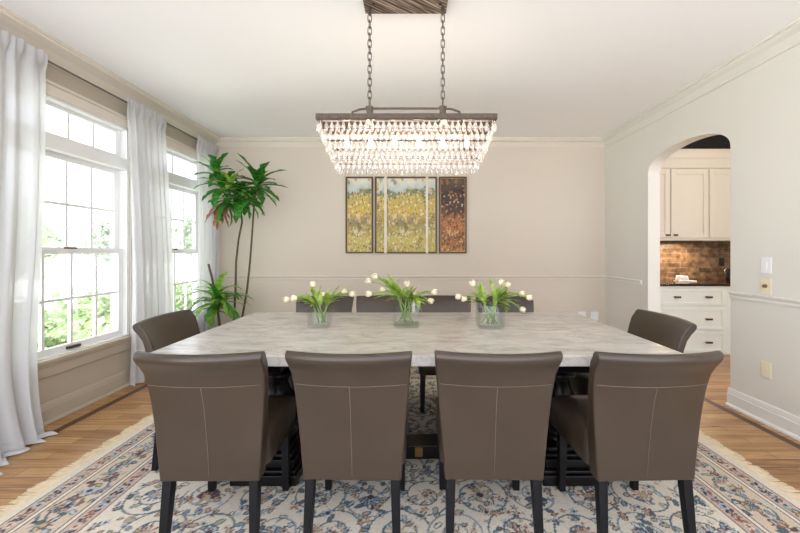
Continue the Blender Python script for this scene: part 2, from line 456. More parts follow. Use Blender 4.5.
M['art_green'] = picture_mat('painting_yellow_green',
    [(0.0, lin(176, 168, 84)), (0.2, lin(196, 184, 100)), (0.40, lin(150, 132, 84)), (0.56, lin(206, 180, 84)), (0.72, lin(190, 172, 84)), (0.79, lin(104, 124, 92)), (0.84, lin(186, 198, 190)), (1, lin(226, 224, 206))],
    [(0, lin(226, 190, 156)), (0.22, lin(206, 176, 66)), (0.42, lin(82, 70, 52)), (0.52, lin(236, 216, 190)), (0.70, lin(104, 118, 136)), (0.80, lin(186, 108, 66)), (0.90, lin(120, 138, 70))])
M['art_dark'] = picture_mat('painting_dark_brown',
    [(0.0, lin(180, 124, 62)), (0.18, lin(142, 92, 48)), (0.4, lin(178, 116, 62)), (0.55, lin(74, 50, 34)), (0.8, lin(50, 36, 26)), (1, lin(96, 82, 58))],
    [(0, lin(214, 154, 90)), (0.2, lin(66, 42, 28)), (0.45, lin(180, 108, 56)), (0.6, lin(226, 190, 144)), (0.7, lin(44, 32, 24)), (0.9, lin(140, 86, 52))])
M['art_frame'] = simple('dark_gilt_frame', (74, 54, 34), 0.4, var=0.25, scale=30, metal=0.2)
M['art_bar'] = simple('pale_bar', (226, 214, 190), 0.5)
M['art_slip'] = simple('gilt_slip', (170, 140, 90), 0.4, metal=0.3)

# ------------------------------------------------------------------ setting: room shell
XL, XR, YB, YF, HC = -2.65, 2.57, 4.72, -0.5, 2.74
TH = 0.13
def struct(o): return tag(o, kind='structure')
struct(MB().box(XL - 0.15, 6.2, YF, 5.05, -0.06, 0).build('floor', M['floor']))
struct(MB().box(XL - 0.15, XR + TH, YF, YB + 0.12, HC, HC + 0.1).build('ceiling', M['ceiling']))
struct(MB().box(XL - 0.15, XR + TH, YB, YB + 0.12, 0, HC).build('wall_back', M['wall']))
# left wall with two window openings
WIN = [(1.07, 2.11), (2.29, 3.33), (3.51, 4.55)]
WZ0, WZ1 = 0.46, 2.385
mb = MB()
ys = [YF] + [y for w in WIN for y in w] + [YB]
for i in range(0, len(ys), 2): mb.box(XL - 0.15, XL, ys[i], ys[i + 1], 0, HC)
for a, b in WIN:
    mb.box(XL - 0.15, XL, a, b, 0, WZ0); mb.box(XL - 0.15, XL, a, b, WZ1, HC)
struct(mb.build('wall_left', M['trim_left_shaded']))
# right wall with arched opening
AY0, AY1, ASZ, ARISE = 2.865, 3.866, 2.09, 0.205
mb = MB()
mb.box(XR, XR + TH, YF, AY0, 0, HC); mb.box(XR, XR + TH, AY1, YB, 0, HC)
NA = 28
arc = []
for i in range(NA + 1):
    t = PI * i / NA
    yy = (AY0 + AY1) / 2 - math.cos(t) * (AY1 - AY0) / 2
    zz = ASZ + ARISE * math.sin(t) ** 0.85
    arc.append((yy, zz))
for i in range(NA):
    (ya, za), (yb, zb) = arc[i], arc[i + 1]
    mb.add([(XR, ya, za), (XR, yb, zb), (XR, yb, HC), (XR, ya, HC)], [(0, 1, 2, 3)])
    mb.add([(XR + TH, ya, za), (XR + TH, yb, zb), (XR + TH, yb, HC), (XR + TH, ya, HC)], [(3, 2, 1, 0)])
    mb.add([(XR, ya, za), (XR + TH, ya, za), (XR + TH, yb, zb), (XR, yb, zb)], [(0, 1, 2, 3)])
struct(mb.build('wall_right', M['wall_r'], fix=False))

# baseboards, chair rails, crown
def base_prof(h, t):
    return [(0, 0), (t + 0.016, 0), (t + 0.016, 0.012), (t + 0.01, 0.02), (t, 0.024), (t, h - 0.045), (t - 0.004, h - 0.04), (t - 0.004, h - 0.03), (t * 0.55, h - 0.008), (t * 0.35, h), (0, h)]
def sweep_y(prof, x, sgn, y0, y1):
    mb = MB(); return mb.prism([(x + sgn * a, z) for a, z in prof], 'y', y0, y1)
def sweep_x(prof, y, sgn, x0, x1):
    mb = MB(); return mb.prism([(y + sgn * a, z) for a, z in prof], 'x', x0, x1)
struct(sweep_y(base_prof(0.15, 0.02), XL, 1, YF, YB).build('baseboard_left', M['trim_left_shaded']))
struct(sweep_x(base_prof(0.15, 0.018), YB, -1, XL, XR).build('baseboard_back', M['white_base']))
struct(sweep_y(base_prof(0.145, 0.018), XR, -1, YF, AY0 + 0.012).build('baseboard_right', M['white_base']))
struct(sweep_y(base_prof(0.145, 0.018), XR, -1, AY1 - 0.012, YB).build('baseboard_right_far', M['white_base']))
rail = [(0, 0.868), (0.008, 0.868), (0.012, 0.88), (0.012, 0.895), (0.022, 0.905), (0.028, 0.915), (0.028, 0.922), (0, 0.925)]
struct(sweep_x(rail, YB, -1, XL, XR).build('trim_1', M['trim']))
struct(sweep_y(rail, XR, -1, YF, AY0 - 0.0).build('trim_2', M['white_base']))
struct(sweep_y(rail, XR, -1, AY1 + 0.10, YB).build('trim_3', M['white_base']))
def crown_prof(h, d):
    return [(0, HC - h), (0.012, HC - h), (0.014, HC - h + 0.014), (0.02, HC - h * 0.78), (d * 0.42, HC - h * 0.48), (d * 0.72, HC - 0.042), (d - 0.016, HC - 0.032), (d - 0.014, HC - 0.02), (d, HC - 0.016), (d, HC), (0, HC)]
struct(sweep_y(crown_prof(0.13, 0.155), XL, 1, YF, YB).build('trim_4', M['trim']))
struct(sweep_x(crown_prof(0.105, 0.085), YB, -1, XL, XR).build('trim_5', M['trim']))
struct(sweep_y(crown_prof(0.12, 0.095), XR, -1, YF, YB).build('trim_6', M['wall_r']))

# windows
def window(name, y0, y1):
    root = empty(name, (XL, y0, WZ0)); struct(root)
    inv = Vector((XL, y0, WZ0))
    W = y1 - y0
    def bx(mb, x0, x1, a, b, c, d): return mb.box(x0, x1, a, b, c, d)
    Z = lambda z: z - WZ0
    fr = MB()
    fr.box(-0.15, 0.0, 0, 0.03, 0, WZ1 - WZ0); fr.box(-0.15, 0.0, W - 0.03, W, 0, WZ1 - WZ0)
    fr.box(-0.15, 0.0, 0, W, Z(2.365), Z(WZ1)); fr.box(-0.15, 0, 0, W, 0, 0.012)
    fr.box(-0.15, 0.004, 0, W, Z(2.0), Z(2.095))
    fr.build('frame', M['white'], root)
    cs = MB()
    for a, b in ((-0.085, 0.0), (W, W + 0.085)):
        cs.box(0, 0.016, a, b, -0.02, WZ1 - WZ0 + 0.09); 
    cs.box(0, 0.018, -0.085, W + 0.085, WZ1 - WZ0, WZ1 - WZ0 + 0.075)
    cs.box(0, 0.032, -0.1, W + 0.1, WZ1 - WZ0 + 0.075, WZ1 - WZ0 + 0.098)
    cs.build('casing', M['trim'], root, bevel=0.004)
    st = MB().box(-0.02, 0.05, -0.12, W + 0.12, -0.022, 0.006)
    st.box(0, 0.02, -0.09, W + 0.09, -0.125, -0.022); st.box(0, 0.03, -0.095, W + 0.095, -0.05, -0.022)
    st.build('stool', M['trim_left_shaded'], root, bevel=0.005)
    def sash(nm, x, z0, z1, gz0, gz1, hm):
        s = MB(); g0, g1 = 0.082, W - 0.082
        s.box(x - 0.018, x + 0.018, 0.03, g0, z0, z1); s.box(x - 0.018, x + 0.018, g1, W - 0.03, z0, z1)
        s.box(x - 0.018, x + 0.018, g0, g1, z0, gz0); s.box(x - 0.018, x + 0.018, g0, g1, gz1, z1)
        for k in (1, 2, 3):
            yy = g0 + (g1 - g0) * k / 4; s.box(x - 0.012, x + 0.012, yy - 0.010, yy + 0.010, gz0, gz1)
        if hm:
            zz = (gz0 + gz1) / 2; s.box(x - 0.0115, x + 0.0115, g0, g1, zz - 0.010, zz + 0.010)
        so = s.build(nm, M['white'], root)
        MB().box(x - 0.003, x + 0.003, g0, g1, gz0, gz1).build('glass', M['pane'], so)
        return so
    sash('transom_sash', -0.08, Z(2.095), Z(2.365), Z(2.136), Z(2.335), False)
    sash('upper_sash', -0.095, Z(1.235), Z(2.0), Z(1.275), Z(1.956), True)
    lo = sash('lower_sash', -0.055, 0.012, Z(1.265), Z(0.522), Z(1.225), True)
    MB().box(-0.075, -0.03, W / 2 - 0.035, W / 2 + 0.035, Z(1.265), Z(1.28)).build('latch', M['bronze'], lo, bevel=0.004)
    MB().box(-0.04, -0.018, W / 2 - 0.055, W / 2 + 0.055, Z(0.484), Z(0.505)).build('sash_lift', M['bronze'], lo, bevel=0.004)
    return root
window('window_1', *WIN[1]); window('window_2', *WIN[2]); window('window_3', *WIN[0])

# ------------------------------------------------------------------ kitchen beyond the arch
KB = 4.95
struct(MB().box(XR + TH, 4.7, KB, KB + 0.1, 0, 2.9).build('wall_kitchen', M['tile']))
struct(MB().box(XR + TH, 4.7, 0.9, KB, 2.9, 2.95).build('ceiling_kitchen', M['ceiling']))
struct(MB().box(4.6, 4.7, 0.9, KB, 0, 2.9).build('wall_kitchen_right', M['wall']))
struct(MB().box(XR + TH, 4.6, 4.56, KB, 2.56, 2.9).build('kitchen_infill', M['black_infill']))  # black block filling the gap between wall cabinet and kitchen ceiling
KF = 4.315
k = KF / F
KX = lambda px: (px - VX) * k
KZ = lambda py: CH - (py - VY) * k
root = empty('base_cabinet', (3.39, KF, 0))
tag(root, 'pale painted base cabinet with three wide drawers seen through the arch', 'cabinet')
def loc(mb_fn): pass
ox, oy = 3.39, KF
mb = MB().box(2.74 - ox, 4.4 - ox, 0.0, KB - oy - 0.004, 0.0, 0.825)
mb.box(2.74 - ox, 4.4 - ox, -0.012, 0, 0, 0.03)
mb.build('carcass', M['mint_cab'], root)
for (ya, yb) in ((288.5, 305), (308, 329.4), (331.6, 352)):
    z1, z0 = KZ(ya), KZ(yb); h = 0.405; r = 0.045
    d = MB()
    d.box(-h, h, -0.014, -0.001, z0, z1)
    d.box(-h, -h + r, -0.024, -0.014, z0, z1); d.box(h - r, h, -0.024, -0.014, z0, z1)
    d.box(-h + r, h - r, -0.024, -0.014, z0, z0 + r * 0.8); d.box(-h + r, h - r, -0.024, -0.014, z1 - r * 0.8, z1)
    do = d.build('drawer', M['mint_cab'], root, bevel=0.003)
    for px in (675.3, 706.6):
        x = KX(px) - ox; zc = (z0 + z1) / 2
        p = MB().box(x - 0.038, x + 0.038, -0.05, -0.036, zc - 0.011, zc + 0.011)
        p.box(x - 0.026, x - 0.016, -0.037, -0.013, zc - 0.006, zc + 0.006); p.box(x + 0.016, x + 0.026, -0.037, -0.013, zc - 0.006, zc + 0.006)
        p.build('pull', M['bronze'], do, bevel=0.003)
o = MB().box(2.72, 4.42, KF - 0.03, KB - 0.002, 0.826, 0.858).build('worktop', M['granite'], bevel=0.004)
tag(o, 'dark polished stone worktop on the pale base cabinet', 'worktop')
# upper cabinets
UF = 4.60; k2 = UF / F
UX = lambda px: (px - VX) * k2
UZ = lambda py: CH - (py - VY) * k2
root = empty('wall_cabinet', (3.4, UF, 1.39)); tag(root, 'cream wall cabinet with recessed panel doors above brown tiles', 'cabinet')
mb = MB().box(2.74 - 3.4, 4.4 - 3.4, 0, KB - UF - 0.004, 0, UZ(166) - 1.39)
mb.build('carcass', M['cream_cab'], root)
cr = MB()
zb = UZ(166) - 1.39
prof = [(0, zb - 0.03), (-0.02, zb - 0.03), (-0.024, zb), (-0.03, zb + 0.03), (-0.04, zb + 0.08), (-0.05, zb + 0.10), (-0.055, zb + 0.16), (-0.075, zb + 0.2), (0, zb + 0.2)]
cr.prism(prof, 'x', 2.74 - 3.4, 4.4 - 3.4); cr.build('crown_moulding', M['cream_cab'], root)
def cab_door(px0, px1, knob_px):
    x0, x1 = UX(px0) - 3.4, UX(px1) - 3.4; z0, z1 = UZ(238) - 1.39, UZ(169.5) - 1.39; r = 0.065
    d = MB().box(x0, x1, -0.012, -0.001, z0, z1)
    d.box(x0, x0 + r, -0.024, -0.012, z0, z1); d.box(x1 - r, x1, -0.024, -0.012, z0, z1)
    d.box(x0 + r, x1 - r, -0.024, -0.012, z0, z0 + r); d.box(x0 + r, x1 - r, -0.024, -0.012, z1 - r, z1)
    do = d.build('door', M['cream_cab'], root, bevel=0.004)
    x = UX(knob_px) - 3.4
    kb = MB().box(x - 0.026, x + 0.026, -0.048, -0.034, z0 + 0.025, z0 + 0.047).box(x - 0.008, x + 0.008, -0.035, -0.02, z0 + 0.029, z0 + 0.043)
    kb.build('pull', M['bronze'], do, bevel=0.003)
cab_door(640.5, 669.0, 666.2); cab_door(670.0, 707.2, 673.6); cab_door(708.2, 746, 742.5)
# under-cabinet lamp
root = empty('under_cabinet_light', (3.55, 4.73, 1.388)); tag(root, 'slim dark lamp bar glowing under the cream wall cabinet', 'lamp')
MB().box(-0.28, 0.28, -0.05, 0.05, -0.022, -0.0).box(-0.28, 0.28, -0.05, -0.042, -0.036, -0.022).build('housing', M['bronze'], root)
MB().box(-0.26, 0.26, -0.035, 0.035, -0.028, -0.022).build('diffuser', M['bulb'], root)
def area(name, loc, rot, sx, sy, e, col):
    l = bpy.data.lights.new(name, 'AREA'); l.shape = 'RECTANGLE'; l.size = sx; l.size_y = sy; l.energy = e; l.color = col
    o = bpy.data.objects.new(name, l); COL.objects.link(o); o.location = loc; o.rotation_euler = rot
    return o
area('under_cabinet_light_glow', (3.55, 4.73, 1.355), (0, 0, 0), 0.5, 0.06, 15, (1, 0.76, 0.5))
# kitchen ceiling lamp (out of frame, on the kitchen ceiling)
area('kitchen_ceiling_lamp', (3.7, 3.75, 2.88), (0, 0, 0), 0.3, 0.3, 3.5, (1, 0.88, 0.72))
# things on the worktop
root = empty('butter_dish', (KX(685) * 4.62 / KF, 4.62, 0.858)); tag(root, 'small white lidded dish on the dark kitchen worktop', 'dish')
MB().box(-0.11, 0.11, -0.06, 0.06, 0, 0.014).build('plate', M['dish'], root, bevel=0.005)
MB().taper((-0.035, 0, 0.014), (0.065, 0.045), (-0.04, 0, 0.075), (0.055, 0.036)).build('lid', M['dish'], root, bevel=0.01, seg=3)
o = MB().box(0, 0.075, -0.008, 0, 0, 0.115).build('outlet_plate', M['black'], bevel=0.003)
o.location = (UX(718.6) * (KB - 0.0) / UF, KB - 0.0005, 1.045); tag(o, 'black outlet plate on the brown kitchen tiles', 'outlet')
root = empty('kettle', (4.27, 4.70, 0.858)); tag(root, 'dark kettle with curved handle beside the right arch edge', 'kettle')
MB().lathe([(0.001, 0), (0.085, 0), (0.09, 0.02), (0.08, 0.1), (0.06, 0.165), (0.03, 0.18), (0.012, 0.185), (0.012, 0.2), (0.001, 0.205)], 20).build('body', M['black'], root, smooth=True)
MB().tube([(-0.06, 0, 0.16), (-0.10, 0, 0.175), (-0.13, 0, 0.14), (-0.125, 0, 0.08), (-0.085, 0, 0.05)], 0.008, 8).build('handle', M['chrome'], root, smooth=True)

# ------------------------------------------------------------------ outside the windows
struct(MB().box(-60, XL - 0.16, -30, 60, -0.75, -0.7).build('ground', M['lawn']))
struct(MB().box(-24, -17, -30, 60, -0.7, -0.69).build('ground_road', M['road']))
def foliage(name, c, rx, ry, rz, n, s, m, parent, seed):
    rnd = random.Random(seed); mb = MB()
    for i in range(n):
        while True:
            p = Vector((rnd.uniform(-1, 1), rnd.uniform(-1, 1), rnd.uniform(-1, 1)))
            if 0.35 < p.length < 1: break
        lump = 0.8 + 0.25 * math.sin(p.x * 7 + seed) * math.cos(p.z * 6 + p.y * 5)
        q = Vector((c[0] + p.x * rx * lump, c[1] + p.y * ry * lump, c[2] + p.z * rz * lump))
        a = Vector((rnd.gauss(0, 1), rnd.gauss(0, 1), rnd.gauss(0, 1))).normalized()
        b = a.orthogonal().normalized(); ss = s * rnd.uniform(0.6, 1.3)
        a *= ss; b *= ss * 0.5
        mb.add([q - a, q + b, q + a, q - b], [(0, 1, 2, 3)])
    return mb.build(name, m, parent, fix=False)
def tree(name, x, y, h, r, label, m, seed, n=2600, s=0.22):
    root = empty(name, (x, y, -0.7)); tag(root, label, 'tree', 'trees outside the windows')
    MB().tube([(0, 0, 0), (0.05, 0.05, h * 0.3), (0, 0.1, h * 0.6), (0.05, 0, h * 0.85)], [0.05 * h * 0.5, 0.02 * h, 0.014 * h, 0.004 * h], 8).build('trunk', M['bark'], root, smooth=True)
    foliage('crown', (0, 0, h * 0.62), r, r, h * 0.40, n, s, m, root, seed)
tree('tree', -15.5, 19.5, 4.3, 2.6, 'rounded tree seen through the middle panes of the near window', M['tree_hazed'], 1)
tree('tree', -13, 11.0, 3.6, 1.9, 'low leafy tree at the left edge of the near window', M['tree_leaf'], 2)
tree('tree', -25, 34, 5.0, 3.6, 'faint pale tree far off beyond the driveway', M['tree_hazed'], 3)
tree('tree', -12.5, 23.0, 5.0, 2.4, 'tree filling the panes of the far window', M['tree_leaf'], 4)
tree('tree', -8.5, 17.5, 7.2, 2.2, 'tall thin-leaved tree reaching the top of the far window', M['tree_hazed'], 5, 1500)
def shrub(x, y, r, h, label, seed):
    root = empty('shrub', (x, y, -0.7)); tag(root, label, 'shrub', 'shrubs below the windows')
    mb = MB()
    for i in range(5):
        a = i * 1.3; mb.tube([(0, 0, 0), (math.cos(a) * r * 0.3, math.sin(a) * r * 0.3, h * 0.6)], 0.015, 5)
    mb.build('stems', M['bark'], root)
    foliage('foliage', (0, 0, h * 0.52), r, r, h * 0.5, 2600, 0.075, M['shrub_leaf'], root, seed)
shrub(-4.9, 4.4, 0.95, 1.45, 'leafy shrub low in the left panes of the near window', 11)
shrub(-5.5, 6.5, 0.9, 1.3, 'leafy shrub low in the right panes of the near window', 12)
shrub(-5.1, 8.5, 0.95, 1.35, 'leafy shrub low in the panes of the far window', 13)
shrub(-8.0, 5.2, 1.4, 1.7, 'broad shrub further out behind the near shrubs', 14)

# ------------------------------------------------------------------ rug
RX, RY0, RY1 = 1.90, 0.72, 3.86
RC = (RY0 + RY1) / 2
def rug():
    res = 0.006
    nx, ny = int(2 * RX / res) + 1, int((RY1 - RY0) / res) + 1
    xs = np.linspace(-RX, RX, nx); ysv = np.linspace(-(RY1 - RY0) / 2, (RY1 - RY0) / 2, ny)
    hx, hy = RX, (RY1 - RY0) / 2
    c = lambda *a: np.array(lin(*a)[:3])
    CREAM, NAVY, SLATE, TEAL = c(220, 211, 195), c(70, 76, 92), c(134, 150, 162), c(96, 114, 122)
    RUST, PINK, GOLD, SAGE, PLUM, TAN, PALE = c(146, 104, 90), c(188, 164, 150), c(186, 168, 140), c(168, 166, 150), c(98, 80, 82), c(208, 190, 170), c(184, 192, 194)
    img = np.empty((ny, nx, 3)); img[:] = CREAM
    X, Y = np.meshgrid(xs, ysv)
    rnd = random.Random(3)
    def win(x, y, r):
        i0 = max(0, int((x - r + hx) / res)); i1 = min(nx, int((x + r + hx) / res) + 2)
        j0 = max(0, int((y - r + hy) / res)); j1 = min(ny, int((y + r + hy) / res) + 2)
        return slice(j0, j1), slice(i0, i1)
    def disk(x, y, r, col):
        s = win(x, y, r); 
        if s[0].start >= s[0].stop or s[1].start >= s[1].stop: return
        m = (X[s] - x) ** 2 + (Y[s] - y) ** 2 < r * r; img[s][m] = col
    def flower(x, y, r, n, c1, c2, c3, ph=0.0):
        s = win(x, y, r * 1.1)
        if s[0].start >= s[0].stop or s[1].start >= s[1].stop: return
        dx, dy = X[s] - x, Y[s] - y; rr = np.hypot(dx, dy) / r; th = np.arctan2(dy, dx) + ph
        pet = 0.72 + 0.28 * np.cos(n * th)
        img[s][rr < pet] = c1
        img[s][rr < pet - 0.2] = c2
        img[s][rr < 0.34] = c3
    def leaf(x, y, a, l, w, col, edge=None):
        s = win(x, y, l)
        if s[0].start >= s[0].stop or s[1].start >= s[1].stop: return
        dx, dy = X[s] - x, Y[s] - y; u = dx * math.cos(a) + dy * math.sin(a); v = -dx * math.sin(a) + dy * math.cos(a)
        t = u / l
        ww = w * np.clip(1 - (2 * t - 1) ** 2, 0, 1)
        if edge is not None: img[s][(t > 0) & (t < 1) & (np.abs(v) < ww + res * 0.9)] = edge
        img[s][(t > 0) & (t < 1) & (np.abs(v) < ww)] = col
    def line(pts, w, col):
        for (x0, y0), (x1, y1) in zip(pts[:-1], pts[1:]):
            n = max(1, int(math.hypot(x1 - x0, y1 - y0) / (res * 0.7)))
            for i in range(n): disk(x0 + (x1 - x0) * i / n, y0 + (y1 - y0) * i / n, w, col)
    def palmette(x, y, a, r, c1, c2, c3):
        for j in range(-3, 4):
            leaf(x, y, a + j * 0.42, r * (1 - 0.06 * abs(j)), r * 0.17, c1 if j % 2 else c2, NAVY)
        disk(x, y, r * 0.28, c3)
    bw = 0.46
    # field: scrolling vines with flowers
    step = 0.27
    nxs = int(2 * (hx - bw) / step); nys = int(2 * (hy - bw) / step)
    pal = [(SLATE, PALE, NAVY), (RUST, PINK, GOLD), (NAVY, SLATE, PINK), (PINK, CREAM, RUST), (TEAL, PALE, PLUM), (PLUM, RUST, GOLD), (GOLD, PINK, NAVY)]
    for j in range(nys + 1):
        for i in range(nxs + 1):
            cx = -(hx - bw) + (i + 0.5 + 0.5 * (j % 2)) * (2 * (hx - bw) / (nxs + 0.5)); cy = -(hy - bw) + (j + 0.5) * 2 * (hy - bw) / (nys + 1)
            d = 1 if (i + j) % 2 else -1; a0 = rnd.uniform(0, 2 * PI)
            R = step * 0.50
            pts = []
            for q in range(56):
                t = q / 55; a = a0 + d * t * 3.6 * PI; r = R * (1.15 - 0.9 * t)
                pts.append((cx + math.cos(a) * r, cy + math.sin(a) * r))
            line(pts, 0.0045, TEAL if (i + j) % 3 else SLATE)
            for q in range(4, 50, 4):
                x, y = pts[q]; x2, y2 = pts[q + 1]; a = math.atan2(y2 - y, x2 - x)
                leaf(x, y, a + rnd.choice((-1, 1)) * 0.9, rnd.uniform(0.03, 0.055), rnd.uniform(0.007, 0.012), rnd.choice((SLATE, TEAL, SAGE, PALE, GOLD, SAGE)), rnd.choice((TEAL, NAVY, None)))
            for q in (2, 16, 33):
                x, y = pts[q]; p = rnd.choice(pal); flower(x, y, rnd.uniform(0.02, 0.03), rnd.choice((5, 6)), *p, ph=rnd.uniform(0, 6))
            p = pal[(i * 3 + j) % len(pal)]
            if (i + j) % 3 == 0: palmette(cx, cy - 0.02, PI / 2 * rnd.choice((1, -1)), 0.07, p[0], p[1], p[2])
            else: flower(cx, cy, 0.05, 8, *p); 
    for _ in range(1700):
        x, y = rnd.uniform(-hx + bw, hx - bw), rnd.uniform(-hy + bw, hy - bw)
        p = rnd.choice(pal)
        if rnd.random() < 0.5: flower(x, y, rnd.uniform(0.014, 0.026), 5, *p)
        else: leaf(x, y, rnd.uniform(0, 6.28), rnd.uniform(0.025, 0.055), 0.008, rnd.choice((PALE, CREAM, SLATE, SAGE, TEAL, PINK, GOLD, CREAM)), rnd.choice((NAVY, TEAL, PLUM)))
    img[:] = np.where((np.abs(X)[..., None] > hx - bw) | (np.abs(Y)[..., None] > hy - bw), TAN, img)
    E = np.minimum(hx - np.abs(X), hy - np.abs(Y))     # distance from the rug edge
    def band(e0, e1, col): img[(E >= e0) & (E < e1)] = col
    band(0, 0.045, CREAM)
    band(0.045, 0.052, PLUM); band(0.052, 0.125, c(196, 178, 164)); band(0.125, 0.131, PLUM); band(0.131, 0.146, CREAM); band(0.146, 0.152, NAVY)
    band(0.152, 0.33, c(206, 190, 169)); band(0.33, 0.336, NAVY); band(0.336, 0.35, CREAM); band(0.35, 0.356, PLUM); band(0.356, 0.43, c(196, 176, 164)); band(0.43, 0.437, PLUM); band(0.437, 0.46, CREAM)
    def per(e, stp):
        """points along the rectangle e inside the edge, with tangent angle"""
        a, b = hx - e, hy - e; out = []
        for sx in (-1, 1):
            n = int(2 * b / stp)
            out += [(sx * a, -b + (q + 0.5) * 2 * b / n, PI / 2, q) for q in range(n)]
        for sy in (-1, 1):
            n = int(2 * a / stp)
            out += [(-a + (q + 0.5) * 2 * a / n, sy * b, 0, q) for q in range(n)]
        return out
    for e in (0.088, 0.393):
        for x, y, a, q in per(e, 0.062):
            p = pal[(q * 2 + int(e * 10)) % len(pal)]
            flower(x, y, 0.026, 5, *p, ph=q)
            leaf(x + math.cos(a) * 0.02, y + math.sin(a) * 0.02, a + (0.7 if q % 2 else -0.7), 0.04, 0.009, rnd.choice((NAVY, PLUM, SLATE, RUST)))
            leaf(x - math.cos(a) * 0.02, y - math.sin(a) * 0.02, a + (2.4 if q % 2 else -2.4), 0.035, 0.008, rnd.choice((NAVY, PLUM, TEAL, RUST)))
    for sx in (-1, 1):      # vine of the main border
        n = 400
        line([(sx * (hx - 0.241 + 0.055 * math.sin(2 * PI * t / n * 8)), -hy + 0.2 + (2 * hy - 0.4) * t / n) for t in range(n)], 0.0055, TEAL)
        line([(-hx + 0.2 + (2 * hx - 0.4) * t / n, sx * (hy - 0.241 + 0.055 * math.sin(2 * PI * t / n * 10))) for t in range(n)], 0.0055, TEAL)
    for x, y, a, q in per(0.241, 0.115):
        p = pal[q % len(pal)]
        if q % 2: flower(x, y, 0.042, 8, *p)
        else: palmette(x, y, a + (PI / 2 if q % 4 else -PI / 2), 0.052, *p)
        for _ in range(10):
            leaf(x + rnd.uniform(-.06, .06), y + rnd.uniform(-.06, .06), rnd.uniform(0, 6.28), rnd.uniform(0.03, 0.055), 0.008, rnd.choice((SLATE, TEAL, SAGE, PALE, PINK, RUST, GOLD)), rnd.choice((NAVY, None, TEAL)))
    for _ in range(2600):        # small filling flowers and leaves of the main border
        x, y = rnd.uniform(-hx, hx), rnd.uniform(-hy, hy)
        e = min(hx - abs(x), hy - abs(y))
        if not 0.165 < e < 0.317: continue
        if rnd.random() < 0.35: flower(x, y, rnd.uniform(0.012, 0.02), 5, *rnd.choice(pal))
        else: leaf(x, y, rnd.uniform(0, 6.28), rnd.uniform(0.02, 0.045), 0.006, rnd.choice((SLATE, SAGE, TEAL, PINK, GOLD, PLUM, PALE, RUST)), rnd.choice((NAVY, None, PLUM)))
    # slight wear and yarn variation
    rs = np.random.RandomState(5)
    img *= (1 + rs.normal(0, 0.05, (ny, nx, 1)))
    img = np.clip(img, 0, 1)
    me = bpy.data.meshes.new('pile')
    zt = 0.011 + rs.normal(0, 0.0006, (ny, nx))
    V = np.stack([X, Y, zt], -1).reshape(-1, 3)
    idx = np.arange(nx * ny).reshape(ny, nx)
    Q = np.stack([idx[:-1, :-1], idx[:-1, 1:], idx[1:, 1:], idx[1:, :-1]], -1).reshape(-1, 4)
    me.vertices.add(len(V)); me.vertices.foreach_set('co', V.ravel().astype(np.float32))
    me.loops.add(len(Q) * 4); me.loops.foreach_set('vertex_index', Q.ravel().astype(np.int32))
    me.polygons.add(len(Q)); me.polygons.foreach_set('loop_start', np.arange(0, len(Q) * 4, 4, dtype=np.int32))
    me.update(calc_edges=True)
    at = me.color_attributes.new('weave', 'FLOAT_COLOR', 'POINT')
    cc = np.ones((nx * ny, 4), np.float32); cc[:, :3] = img.reshape(-1, 3)
    at.data.foreach_set('color', cc.ravel())
    m, nt, nd, lk, bs = new_mat('woven_wool')
    an = N(nd, 'ShaderNodeAttribute'); an.attribute_name = 'weave'
    lk.new(an.outputs['Color'], bs.inputs['Base Color']); bs.inputs['Roughness'].default_value = 0.95; bs.inputs['Specular IOR Level'].default_value = 0.1
    me.materials.append(m)
    root = empty('area_rug', (0, RC, 0)); tag(root, 'large cream floral area rug with fringed ends under the dining table', 'rug')
    o = bpy.data.objects.new('pile', me); COL.objects.link(o); o.parent = root
    MB().box(-hx, hx, -hy, hy, 0.0005, 0.009).build('backing', M['cream_fringe'], root)
    for sx in (-1, 1):
        mb = MB(); y = -hy
        while y < hy:
            l = 0.092 + 0.008 * math.sin(y * 40) + rnd.uniform(-0.006, 0.006); dy = rnd.uniform(-0.012, 0.012)
            mb.tube([(sx * (hx - 0.004), y, 0.007), (sx * (hx + l * 0.35), y + dy * 0.2, 0.005), (sx * (hx + l * 0.7), y + dy * 0.8, 0.0045), (sx * (hx + l), y + dy, 0.004)], [0.0035, 0.0038, 0.0038, 0.002], 4)
            y += 0.0068
        tag(mb.build('fringe', M['cream_fringe'], root), 'cream knotted fringe')
rug()

